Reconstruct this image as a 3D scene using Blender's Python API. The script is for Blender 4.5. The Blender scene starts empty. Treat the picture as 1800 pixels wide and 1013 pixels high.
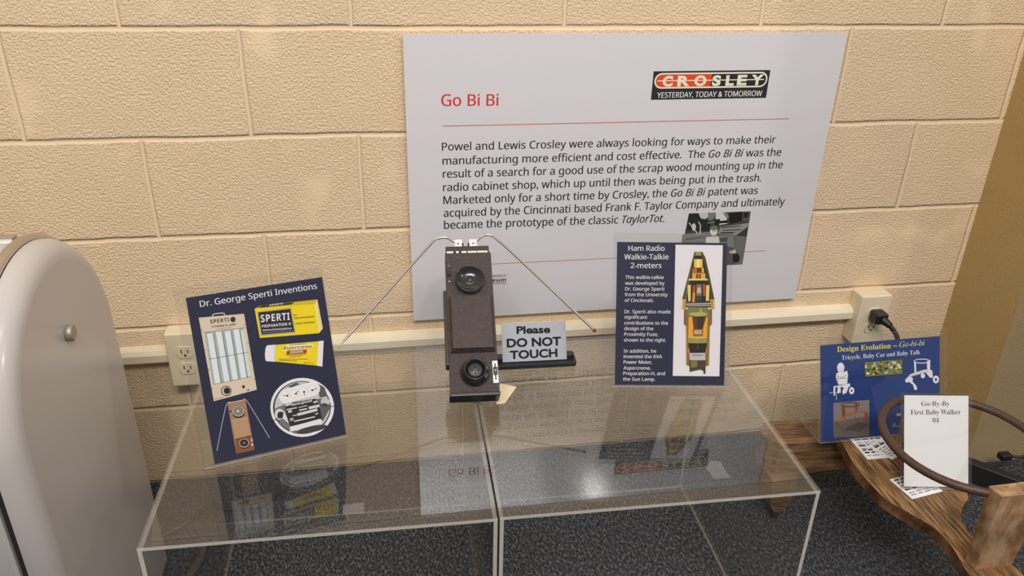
import bpy, bmesh, math, random
from mathutils import Vector, Matrix
sc = bpy.context.scene
C = sc.collection
PI = math.pi
R = math.radians

# ------------------------------------------------------------ camera
F = 1401.94
yaw, pit, rol = 0.171747, 0.458073, 0.023360
f_ = Vector((math.sin(yaw)*math.cos(pit), math.cos(yaw)*math.cos(pit), -math.sin(pit)))
r0 = Vector((math.cos(yaw), -math.sin(yaw), 0)); u0 = r0.cross(f_)
r_ = math.cos(rol)*r0 + math.sin(rol)*u0
u_ = -math.sin(rol)*r0 + math.cos(rol)*u0
cd = bpy.data.cameras.new('camera'); cam = bpy.data.objects.new('camera', cd); C.objects.link(cam)
cd.sensor_width = 36; cd.lens = F/1800*36; cd.clip_start = .02
cam.matrix_world = Matrix(((r_.x, u_.x, -f_.x, .24611), (r_.y, u_.y, -f_.y, -1.57677), (r_.z, u_.z, -f_.z, 1.24456), (0, 0, 0, 1)))
sc.camera = cam

# ------------------------------------------------------------ light
sc.view_settings.view_transform = 'Standard'; sc.view_settings.look = 'None'
sc.view_settings.gamma = 1; sc.view_settings.use_curve_mapping = False
sc.view_settings.exposure = -0.12
sc.cycles.transparent_max_bounces = 64; sc.cycles.sample_clamp_indirect = 0
w = bpy.data.worlds.new('room_light'); sc.world = w; w.use_nodes = True
wt = w.node_tree; bg = wt.nodes['Background']; bg.inputs[1].default_value = .52
wc = wt.nodes.new('ShaderNodeTexCoord'); wx = wt.nodes.new('ShaderNodeSeparateXYZ'); wr = wt.nodes.new('ShaderNodeValToRGB')
wt.links.new(wc.outputs['Generated'], wx.inputs[0]); wt.links.new(wx.outputs['Z'], wr.inputs[0]); wt.links.new(wr.outputs[0], bg.inputs[0])
wr.color_ramp.elements[0].position = .30; wr.color_ramp.elements[0].color = (.50, .475, .44, 1)     # dim far walls of the room
wr.color_ramp.elements[1].position = .75; wr.color_ramp.elements[1].color = (1.35, 1.29, 1.21, 1)    # pale ceiling
def lamp(name, loc, power, col, rad=.05):
    l = bpy.data.lights.new(name, 'POINT'); l.energy = power; l.color = col; l.shadow_soft_size = rad
    o = bpy.data.objects.new(name, l); o.location = loc; C.objects.link(o); return o
WARM = (1.0, .955, .905)
lamp('track_lamp', (1.63, -2.77, 3.4), 46, WARM, .06)
lamp('track_lamp', (1.02, -1.22, 2.75), 13, WARM, .03)
lamp('track_lamp', (.02, -2.9, 3.5), 74, WARM, .12)
lamp('track_lamp', (2.9, -1.95, 2.7), 54, WARM, .025)
al = bpy.data.lights.new('added_fill_light', 'AREA'); al.shape = 'RECTANGLE'; al.size = 2.4; al.size_y = .6; al.energy = 92; al.color = WARM  # soft fill added to brighten the lower wall, not a known fixture
ao = bpy.data.objects.new('added_fill_light', al); C.objects.link(ao); ao.location = (.1, -2.75, 3.45)
ao.rotation_euler = (Vector((.5, 0, .3))-ao.location).to_track_quat('-Z', 'Y').to_euler()

# ------------------------------------------------------------ materials
def lin(c): return tuple(((v/255)/12.92 if v/255 <= .04045 else ((v/255+.055)/1.055)**2.4) for v in c)
def new_mat(name):
    m = bpy.data.materials.new(name); m.use_nodes = True
    nt = m.node_tree; return m, nt, nt.nodes['Principled BSDF']
def node(nt, t, **kw):
    n = nt.nodes.new(t)
    for k, v in kw.items(): setattr(n, k, v)
    return n
def basic(name, col, rough=.5, metal=0, coat=0, spec=.5, bump=0, scale=200, vary=0, dist=.001):
    m, nt, b = new_mat(name)
    b.inputs['Base Color'].default_value = (*col, 1); b.inputs['Roughness'].default_value = rough
    b.inputs['Metallic'].default_value = metal; b.inputs['Coat Weight'].default_value = coat
    b.inputs['Specular IOR Level'].default_value = spec
    if bump or vary:
        tc = node(nt, 'ShaderNodeTexCoord'); nz = node(nt, 'ShaderNodeTexNoise')
        nz.inputs['Scale'].default_value = scale; nz.inputs['Detail'].default_value = 4
        nt.links.new(tc.outputs['Object'], nz.inputs['Vector'])
        if bump:
            bp = node(nt, 'ShaderNodeBump'); bp.inputs['Strength'].default_value = bump; bp.inputs['Distance'].default_value = dist
            nt.links.new(nz.outputs['Fac'], bp.inputs['Height']); nt.links.new(bp.outputs['Normal'], b.inputs['Normal'])
        if vary:
            mx = node(nt, 'ShaderNodeMix', data_type='RGBA'); mx.inputs[6].default_value = (*[v*(1-vary) for v in col], 1)
            mx.inputs[7].default_value = (*[min(1, v*(1+vary)) for v in col], 1)
            nt.links.new(nz.outputs['Fac'], mx.inputs[0]); nt.links.new(mx.outputs[2], b.inputs['Base Color'])
    return m
_ink = {}
def ink(c):
    if c not in _ink: _ink[c] = basic('print_%d_%d_%d' % c, tuple(min(.82, v*1.06) for v in lin(c)), .7, spec=.12)
    return _ink[c]
def clear_mat(name, tint=1.0, rough=.004, haze=.008, f0=.04):
    m, nt, b = new_mat(name); nt.nodes.remove(b); out = nt.nodes['Material Output']
    ge = node(nt, 'ShaderNodeNewGeometry'); dt = node(nt, 'ShaderNodeVectorMath', operation='DOT_PRODUCT')
    nt.links.new(ge.outputs['Normal'], dt.inputs[0]); nt.links.new(ge.outputs['Incoming'], dt.inputs[1])
    def mth(op, a, bb):
        n = node(nt, 'ShaderNodeMath', operation=op)
        for i, v in enumerate((a, bb)):
            if v is None: continue
            if isinstance(v, (int, float)): n.inputs[i].default_value = v
            else: nt.links.new(v, n.inputs[i])
        return n.outputs[0]
    ab = mth('ABSOLUTE', dt.outputs['Value'], None); om = mth('SUBTRACT', 1.0, ab); pw = mth('POWER', om, 5.0)
    fr = mth('ADD', mth('MULTIPLY', pw, 1-f0), f0)
    tr = node(nt, 'ShaderNodeBsdfTransparent'); tr.inputs[0].default_value = (tint, tint, tint*.995, 1)
    gl = node(nt, 'ShaderNodeBsdfGlossy'); gl.inputs['Roughness'].default_value = rough
    df = node(nt, 'ShaderNodeBsdfDiffuse'); df.inputs[0].default_value = (.8, .8, .8, 1)
    m1 = node(nt, 'ShaderNodeMixShader'); m1.inputs[0].default_value = haze
    nt.links.new(tr.outputs[0], m1.inputs[1]); nt.links.new(df.outputs[0], m1.inputs[2])
    m2 = node(nt, 'ShaderNodeMixShader'); nt.links.new(fr, m2.inputs[0])
    nt.links.new(m1.outputs[0], m2.inputs[1]); nt.links.new(gl.outputs[0], m2.inputs[2])
    nt.links.new(m2.outputs[0], out.inputs['Surface']); return m
def edge_mat(name, op=.6, col=(.74, .71, .65)):
    m, nt, b = new_mat(name)
    b.inputs['Base Color'].default_value = (*col, 1); b.inputs['Roughness'].default_value = .6; b.inputs['Specular IOR Level'].default_value = .1; b.inputs['Alpha'].default_value = op
    return m

def wall_mat(name, col, blocks=True, rough_amt=1.0):
    m, nt, b = new_mat(name); L = nt.links.new
    tc = node(nt, 'ShaderNodeTexCoord'); sp = node(nt, 'ShaderNodeSeparateXYZ'); L(tc.outputs['Object'], sp.inputs[0])
    def mth(op, a, bb=None, c=None):
        n = node(nt, 'ShaderNodeMath', operation=op)
        for i, v in enumerate((a, bb, c)):
            if v is None: continue
            if isinstance(v, (int, float)): n.inputs[i].default_value = v
            else: L(v, n.inputs[i])
        return n.outputs[0]
    nw = node(nt, 'ShaderNodeTexNoise'); nw.inputs['Scale'].default_value = 9; nw.inputs['Detail'].default_value = 3
    L(tc.outputs['Object'], nw.inputs['Vector'])
    wob = mth('MULTIPLY', mth('SUBTRACT', nw.outputs['Fac'], .5), .008)
    cx = node(nt, 'ShaderNodeCombineXYZ')
    L(mth('ADD', mth('ADD', sp.outputs['X'], .2032+4.064), wob), cx.inputs[0]); L(mth('ADD', sp.outputs['Z'], wob), cx.inputs[1])
    # lumps of the painted block face
    n1 = node(nt, 'ShaderNodeTexNoise'); n1.inputs['Scale'].default_value = 215; n1.inputs['Detail'].default_value = 3; n1.inputs['Roughness'].default_value = .55
    L(tc.outputs['Object'], n1.inputs['Vector'])
    rp = node(nt, 'ShaderNodeValToRGB'); rp.color_ramp.elements[0].position = .36; rp.color_ramp.elements[1].position = .62
    L(n1.outputs['Fac'], rp.inputs[0])
    n2 = node(nt, 'ShaderNodeTexNoise'); n2.inputs['Scale'].default_value = 6.5; n2.inputs['Detail'].default_value = 2
    L(tc.outputs['Object'], n2.inputs['Vector'])
    sm = node(nt, 'ShaderNodeMapRange'); sm.inputs[1].default_value = .29; sm.inputs[2].default_value = .40; sm.inputs[3].default_value = .25; sm.inputs[4].default_value = 1
    L(n2.outputs['Fac'], sm.inputs[0])
    lump = mth('MULTIPLY', mth('MULTIPLY', rp.outputs[0], sm.outputs[0]), .0014*rough_amt)
    h = lump
    if blocks:
        br = node(nt, 'ShaderNodeTexBrick'); br.offset = .5; br.offset_frequency = 2
        br.inputs['Scale'].default_value = 1; br.inputs['Mortar Size'].default_value = .0066; br.inputs['Mortar Smooth'].default_value = .8
        br.inputs['Brick Width'].default_value = .4064; br.inputs['Row Height'].default_value = .2032
        L(cx.outputs[0], br.inputs['Vector'])
        inv = mth('SUBTRACT', 1.0, br.outputs['Fac'])
        h = mth('ADD', mth('MULTIPLY', lump, inv), mth('MULTIPLY', inv, .0024))
    bp = node(nt, 'ShaderNodeBump'); bp.inputs['Strength'].default_value = 1; bp.inputs['Distance'].default_value = 1
    L(h, bp.inputs['Height']); L(bp.outputs['Normal'], b.inputs['Normal'])
    mx = node(nt, 'ShaderNodeMix', data_type='RGBA'); mx.inputs[6].default_value = (*[v*.94 for v in col], 1); mx.inputs[7].default_value = (*[min(1, v*1.05) for v in col], 1)
    L(nw.outputs['Fac'], mx.inputs[0]); L(mx.outputs[2], b.inputs['Base Color'])
    b.inputs['Roughness'].default_value = .5; b.inputs['Specular IOR Level'].default_value = .2
    return m
def carpet_mat():
    m, nt, b = new_mat('charcoal_carpet'); L = nt.links.new
    tc = node(nt, 'ShaderNodeTexCoord')
    n1 = node(nt, 'ShaderNodeTexNoise'); n1.inputs['Scale'].default_value = 210; n1.inputs['Detail'].default_value = 5; n1.inputs['Roughness'].default_value = .7
    mp = node(nt, 'ShaderNodeMapping'); mp.inputs['Scale'].default_value = (1, .55, 1); mp.inputs['Rotation'].default_value = (0, 0, .9)
    L(tc.outputs['Object'], mp.inputs[0]); L(mp.outputs[0], n1.inputs['Vector'])
    rp = node(nt, 'ShaderNodeValToRGB'); e = rp.color_ramp.elements
    e[0].position = .36; e[0].color = (.012, .013, .016, 1); e[1].position = .66; e[1].color = (.19, .19, .2, 1)
    k = e.new(.52); k.color = (.052, .054, .060, 1)
    L(n1.outputs['Fac'], rp.inputs[0]); L(rp.outputs[0], b.inputs['Base Color'])
    n2 = node(nt, 'ShaderNodeTexNoise'); n2.inputs['Scale'].default_value = 240; n2.inputs['Detail'].default_value = 4
    L(mp.outputs[0], n2.inputs['Vector'])
    bp = node(nt, 'ShaderNodeBump'); bp.inputs['Strength'].default_value = .9; bp.inputs['Distance'].default_value = .004
    L(n2.outputs['Fac'], bp.inputs['Height']); L(bp.outputs['Normal'], b.inputs['Normal'])
    b.inputs['Roughness'].default_value = .95; b.inputs['Specular IOR Level'].default_value = .1; return m
def wood_mat(name, c1, c2, c3, ax=(14, 1.3, 14), rough=.5):
    m, nt, b = new_mat(name); L = nt.links.new
    tc = node(nt, 'ShaderNodeTexCoord'); mp = node(nt, 'ShaderNodeMapping'); mp.inputs['Scale'].default_value = ax
    L(tc.outputs['Object'], mp.inputs[0])
    n1 = node(nt, 'ShaderNodeTexNoise'); n1.inputs['Scale'].default_value = 7; n1.inputs['Detail'].default_value = 6; n1.inputs['Roughness'].default_value = .65
    L(mp.outputs[0], n1.inputs['Vector'])
    rp = node(nt, 'ShaderNodeValToRGB'); e = rp.color_ramp.elements
    e[0].position = .36; e[0].color = (*c1, 1); e[1].position = .64; e[1].color = (*c3, 1); k = e.new(.5); k.color = (*c2, 1)
    L(n1.outputs['Fac'], rp.inputs[0])
    n2 = node(nt, 'ShaderNodeTexNoise'); n2.inputs['Scale'].default_value = 9; L(tc.outputs['Object'], n2.inputs['Vector'])
    mr = node(nt, 'ShaderNodeMapRange'); mr.inputs[1].default_value = .35; mr.inputs[2].default_value = .65; mr.inputs[3].default_value = .6; mr.inputs[4].default_value = 1.15
    L(n2.outputs['Fac'], mr.inputs[0])
    mx = node(nt, 'ShaderNodeMix', data_type='RGBA', blend_type='MULTIPLY'); mx.inputs[0].default_value = 1
    L(rp.outputs[0], mx.inputs[6]); L(mr.outputs[0], mx.inputs[7]); L(mx.outputs[2], b.inputs['Base Color'])
    bp = node(nt, 'ShaderNodeBump'); bp.inputs['Strength'].default_value = .5; bp.inputs['Distance'].default_value = .0015
    L(n1.outputs['Fac'], bp.inputs['Height']); L(bp.outputs['Normal'], b.inputs['Normal'])
    b.inputs['Roughness'].default_value = rough; return m
def enamel_mat():
    m, nt, b = new_mat('chipped_white_enamel'); L = nt.links.new
    tc = node(nt, 'ShaderNodeTexCoord')
    vo = node(nt, 'ShaderNodeTexNoise'); vo.inputs['Scale'].default_value = 34; vo.inputs['Detail'].default_value = 2
    L(tc.outputs['Object'], vo.inputs['Vector'])
    rp = node(nt, 'ShaderNodeValToRGB'); e = rp.color_ramp.elements
    e[0].position = .775; e[0].color = (.51, .475, .455, 1); e[1].position = .785; e[1].color = (.05, .045, .04, 1)
    L(vo.outputs['Fac'], rp.inputs[0]); L(rp.outputs[0], b.inputs['Base Color'])
    b.inputs['Roughness'].default_value = .28; b.inputs['Coat Weight'].default_value = .3; b.inputs['Coat Roughness'].default_value = .15
    return m
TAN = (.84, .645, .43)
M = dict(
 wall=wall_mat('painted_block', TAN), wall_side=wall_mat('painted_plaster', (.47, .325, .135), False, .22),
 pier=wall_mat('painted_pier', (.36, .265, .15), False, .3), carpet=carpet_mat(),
 clear=clear_mat('clear_acrylic', haze=.004, f0=.034), top=clear_mat('polished_top_acrylic', haze=.006, f0=.115), edge=edge_mat('sawn_acrylic_edge'), glue=edge_mat('polished_acrylic_edge', .22),
 film=clear_mat('sign_acrylic', .995, .01, .0), film_edge=edge_mat('sign_acrylic_edge', .38, (.55, .55, .55)), tape=clear_mat('clear_tape', .97, .3, .05),
 board=None, paper=basic('white_paper', (.80, .79, .81), .5), navy=basic('navy_print', (.014, .016, .048), .55, spec=.2), blue=basic('royal_blue_print', (.017, .045, .185), .5, spec=.25),
 enamel=enamel_mat(), chrome=basic('chrome', (.62, .60, .58), .18, 1), steel=basic('bright_steel', (.72, .71, .70), .22, 1), dull=basic('dull_zinc', (.42, .39, .32), .5, .7, bump=.4, scale=400),
 gasket=basic('dark_gasket', (.02, .019, .018), .6), brown=basic('brown_crackle', (.058, .040, .038), .36, bump=1, scale=330, vary=.35, dist=.003), brown2=basic('dark_brown_metal', (.042, .030, .027), .4, bump=.3, scale=300),
 black=basic('black_bakelite', (.012, .013, .015), .2, coat=.5), blackp=basic('black_plastic', (.016, .016, .018), .35), grey_d=basic('grey_bakelite', (.035, .035, .038), .4),
 chip=basic('bare_metal_chips', (.78, .72, .62), .4, .3, vary=.3, scale=90), white_metal=basic('aluminium_bracket', (.80, .80, .80), .4, .2), brass=basic('brass_dot', (.75, .60, .30), .35, .8),
 red=basic('red_plastic', (.42, .02, .015), .3), silver=basic('brushed_silver', (.40, .42, .46), .45, .25), ivory=basic('ivory_plastic', (.76, .67, .48), .35), ivory_d=basic('ivory_raceway', (.84, .75, .57), .3),
 slot=basic('slot_dark', (.02, .017, .012), .6), cream=basic('cream_card', (.78, .66, .45), .6), rail=basic('black_painted_rail', (.018, .018, .019), .4, bump=.2), cord=basic('black_cord', (.012, .012, .012), .4),
 hose=basic('grey_cord', (.07, .065, .062), .45), iron=basic('rusty_iron', (.085, .047, .035), .5, .25, bump=.8, scale=160, vary=.45),
 seatw=wood_mat('worn_oak', (.034, .018, .009), (.20, .10, .036), (.40, .225, .085), (26, 2.2, 26)), darkw=wood_mat('dark_worn_wood', (.05, .022, .010), (.13, .06, .024), (.27, .14, .055), (3, 3, 3)),
 postw=wood_mat('scuffed_wood', (.15, .062, .025), (.33, .185, .09), (.50, .34, .20), (5, 5, 2.5)), crossw=wood_mat('reddish_wood', (.08, .036, .016), (.18, .092, .04), (.30, .175, .085), (1.6, 16, 16)), rod=basic('brass_pin', (.35, .27, .16), .4, .6))
M['board'] = basic('poster_board', (.725, .705, .74), .3, coat=1.0, spec=.6)
M['board'].node_tree.nodes['Principled BSDF'].inputs['Coat Roughness'].default_value = .13

# ------------------------------------------------------------ mesh helpers
class MB:
    def __init__(s): s.v = []; s.f = []; s.mi = []; s.mats = []; s.sm = []
    def m(s, mat):
        if mat not in s.mats: s.mats.append(mat)
        return s.mats.index(mat)
    def add(s, vs, fs, mat, smooth=False):
        o = len(s.v); k = s.m(mat); s.v += [tuple(q) for q in vs]
        for f in fs: s.f.append(tuple(i+o for i in f)); s.mi.append(k); s.sm.append(smooth)
    def box(s, lo, hi, mat, mats=None, bev=0):
        x0, y0, z0 = lo; x1, y1, z1 = hi
        if bev:
            bm = bmesh.new(); bmesh.ops.create_cube(bm, size=1)
            for q in bm.verts: q.co = Vector(((x0+x1)/2+q.co.x*(x1-x0), (y0+y1)/2+q.co.y*(y1-y0), (z0+z1)/2+q.co.z*(z1-z0)))
            bmesh.ops.bevel(bm, geom=list(bm.edges), offset=bev, segments=3, profile=.6, affect='EDGES')
            bm.verts.index_update(); s.add([q.co for q in bm.verts], [[q.index for q in f.verts] for f in bm.faces], mat); bm.free(); return s
        vs = [(x0, y0, z0), (x1, y0, z0), (x1, y1, z0), (x0, y1, z0), (x0, y0, z1), (x1, y0, z1), (x1, y1, z1), (x0, y1, z1)]
        fs = [(3, 2, 1, 0), (4, 5, 6, 7), (0, 1, 5, 4), (2, 3, 7, 6), (3, 0, 4, 7), (1, 2, 6, 5)]   # -z +z -y +y -x +x
        for i, f in enumerate(fs): s.add([vs[j] for j in f], [(0, 1, 2, 3)], mats[i] if mats else mat)
        return s
    def prism(s, pts, a0, a1, mat, axis=2, side=None, smooth=False):
        n = len(pts); area = sum(pts[i][0]*pts[(i+1) % n][1]-pts[(i+1) % n][0]*pts[i][1] for i in range(n))
        if area < 0: pts = pts[::-1]
        def co(q, a): return {2: (q[0], q[1], a), 0: (a, q[0], q[1]), 1: (q[1], a, q[0])}[axis]
        lo = [co(q, a0) for q in pts]; hi = [co(q, a1) for q in pts]
        s.add(lo, [tuple(range(n))[::-1]], mat); s.add(hi, [tuple(range(n))], mat)
        s.add(lo+hi, [(i, (i+1) % n, n+(i+1) % n, n+i) for i in range(n)], side or mat, smooth); return s
    def tube(s, pts, r, mat, seg=12, caps=True, closed=False):
        pts = [Vector(q) for q in pts]; n = len(pts); rr = r if isinstance(r, (list, tuple)) else [r]*n
        rings = []; up = None
        for i, q in enumerate(pts):
            if closed: t = (pts[(i+1) % n]-pts[i-1]).normalized()
            else: t = (pts[min(i+1, n-1)]-pts[max(i-1, 0)]).normalized()
            if up is None: up = t.orthogonal().normalized()
            up = (up-t*up.dot(t)).normalized(); sd = t.cross(up)
            rings.append([q+rr[i]*(math.cos(2*PI*k/seg)*up+math.sin(2*PI*k/seg)*sd) for k in range(seg)])
        vs = [q for rg in rings for q in rg]; fs = []
        for i in range(n if closed else n-1):
            a, b_ = i*seg, ((i+1) % n)*seg
            for k in range(seg): fs.append((a+k, a+(k+1) % seg, b_+(k+1) % seg, b_+k))
        s.add(vs, fs, mat, True)
        if caps and not closed:
            s.add(rings[0], [tuple(range(seg))[::-1]], mat); s.add(rings[-1], [tuple(range(seg))], mat)
        return s
    def lathe(s, prof, mat, c=(0, 0, 0), seg=40, smooth=True):
        # prof: (radius, height) along +z at c
        vs = []; fs = []
        for (r, h) in prof: vs += [(c[0]+r*math.cos(2*PI*k/seg), c[1]+r*math.sin(2*PI*k/seg), c[2]+h) for k in range(seg)]
        for i in range(len(prof)-1):
            for k in range(seg): fs.append((i*seg+k, i*seg+(k+1) % seg, (i+1)*seg+(k+1) % seg, (i+1)*seg+k))
        s.add(vs, fs, mat, smooth)
        s.add(vs[:seg], [tuple(range(seg))[::-1]], mat); s.add(vs[-seg:], [tuple(range(seg))], mat); return s
    def build(s, name, parent=None, mw=None):
        me = bpy.data.meshes.new(name); me.from_pydata(s.v, [], s.f)
        for mm in s.mats: me.materials.append(mm)
        me.polygons.foreach_set('material_index', s.mi); me.polygons.foreach_set('use_smooth', s.sm); me.update()
        o = bpy.data.objects.new(name, me); C.objects.link(o)
        if parent: o.parent = parent
        if mw is not None: o.matrix_local = mw
        return o
def tag(o, label, cat=None, group=None, kind=None):
    if label: o['label'] = label
    if cat: o['category'] = cat
    if group: o['group'] = group
    if kind: o['kind'] = kind
    return o
def thing(name, label, cat, mw=None, group=None):
    o = bpy.data.objects.new(name, None); o.empty_display_size = .05; C.objects.link(o)
    if mw is not None: o.matrix_world = mw
    return tag(o, label, cat, group)
def frame(x, y, z, yaw_d, s_d):
    yw, s = R(yaw_d), R(s_d)
    wd = Vector((math.cos(yw), math.sin(yw), 0)); bk = Vector((-math.sin(yw), math.cos(yw), 0))
    up = math.cos(s)*Vector((0, 0, 1))+math.sin(s)*bk; n = wd.cross(up)
    return Matrix(((wd.x, up.x, n.x, x), (wd.y, up.y, n.y, y), (wd.z, up.z, n.z, z), (0, 0, 0, 1)))
def yawm(x, y, z, d): return Matrix.Translation((x, y, z)) @ Matrix.Rotation(R(d), 4, 'Z')

# ------------------------------------------------------------ lettering and printed pictures
def fancy(s, up, lo, dg=None):
    o = ''
    for ch in s.replace('ä', 'a\u0308'):
        if 'A' <= ch <= 'Z': o += chr(up+ord(ch)-65)
        elif 'a' <= ch <= 'z': o += '\u210e' if (lo == 0x1D44E and ch == 'h') else chr(lo+ord(ch)-97)
        elif ch.isdigit() and dg: o += chr(dg+ord(ch)-48)
        else: o += ch
    return o
STY = {'s': ((0x1D5A0, 0x1D5BA, 0x1D7E2), 0), 'm': ((0x1D5A0, 0x1D5BA, 0x1D7E2), 0), 'c': ((0x1D5A0, 0x1D5BA, 0x1D7E2), 0),
       'b': ((0x1D5D4, 0x1D5EE, 0x1D7EC), .0), 'i': ((0x1D63C, 0x1D656, None), .0), 'W': ((0x1D5D4, 0x1D5EE, 0x1D7EC), 0),
       'B': (None, .05), 'B2': (None, .034), 'R': ((0x1D400, 0x1D41A, 0x1D7CE), 0.0), 'r': ((0x1D400, 0x1D41A, 0x1D7CE), -.0095), 'I': ((0x1D434, 0x1D44E, None), 0)}
def raw_text(txt, sty):
    mp, off = STY[sty]
    if sty == 'm':
        bits = txt.split('|'); body = ''.join(fancy(b, *((0x1D608, 0x1D622, None) if i % 2 else mp)) for i, b in enumerate(bits))
    else: body = fancy(txt, *mp) if mp else txt
    c = bpy.data.curves.new('lettering', 'FONT'); c.body = body; c.size = 1; c.offset = off; c.resolution_u = 4
    if sty in ('W', 'B'): c.space_character = 1.08
    o = bpy.data.objects.new('lettering', c); C.objects.link(o)
    me = bpy.data.meshes.new_from_object(o)
    vs = [tuple(q.co) for q in me.vertices]; fs = [tuple(q.vertices) for q in me.polygons]
    bpy.data.objects.remove(o); bpy.data.curves.remove(c); bpy.data.meshes.remove(me); return vs, fs
_cap = {}
def cap(sty):
    if sty not in _cap:
        vs, _ = raw_text('H', sty); _cap[sty] = max(v[1] for v in vs)
    return _cap[sty]
def art(name, items, parent, z0=.0003, dz=9e-6, label=None):
    b = MB(); z = z0
    def flat(pts):
        n = len(pts); a = sum(pts[i][0]*pts[(i+1) % n][1]-pts[(i+1) % n][0]*pts[i][1] for i in range(n))
        return pts if a > 0 else pts[::-1]
    flatitems = []
    for it in items: flatitems += it if isinstance(it, list) else [it]
    for it in flatitems:
        z += dz
        if it[0] == 'P':
            q = flat(list(it[2])); b.add([(x, y, z) for x, y in q], [tuple(range(len(q)))], ink(it[1]))
        elif it[0] == 'R':
            o, i_ = flat(list(it[2])), flat(list(it[3])); n = len(o)
            b.add([(x, y, z) for x, y in o+i_], [(k, (k+1) % n, n+(k+1) % n, n+k) for k in range(n)], ink(it[1]))
        else:
            _, txt, p0, p1, ch, col, sty = it
            vs, fs = raw_text(txt, sty); xs = [v[0] for v in vs]; x0, x1 = min(xs), max(xs)
            d = Vector((p1[0]-p0[0], p1[1]-p0[1])); ln = d.length; d.normalize(); n = Vector((-d.y, d.x)); sy = ch/cap(sty); sx = ln/(x1-x0)
            for q in ((-.011, 0, .011) if sty in 'smc' else (0,)):      # a little stroke weight
                b.add([(p0[0]+d.x*((v[0]-x0)*sx+q*sy)+n.x*v[1]*sy, p0[1]+d.y*((v[0]-x0)*sx+q*sy)+n.y*v[1]*sy, z+q*2e-5) for v in vs], fs, ink(col))
    o = b.build(name, parent)
    if label: o['label'] = label
    return o
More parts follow.
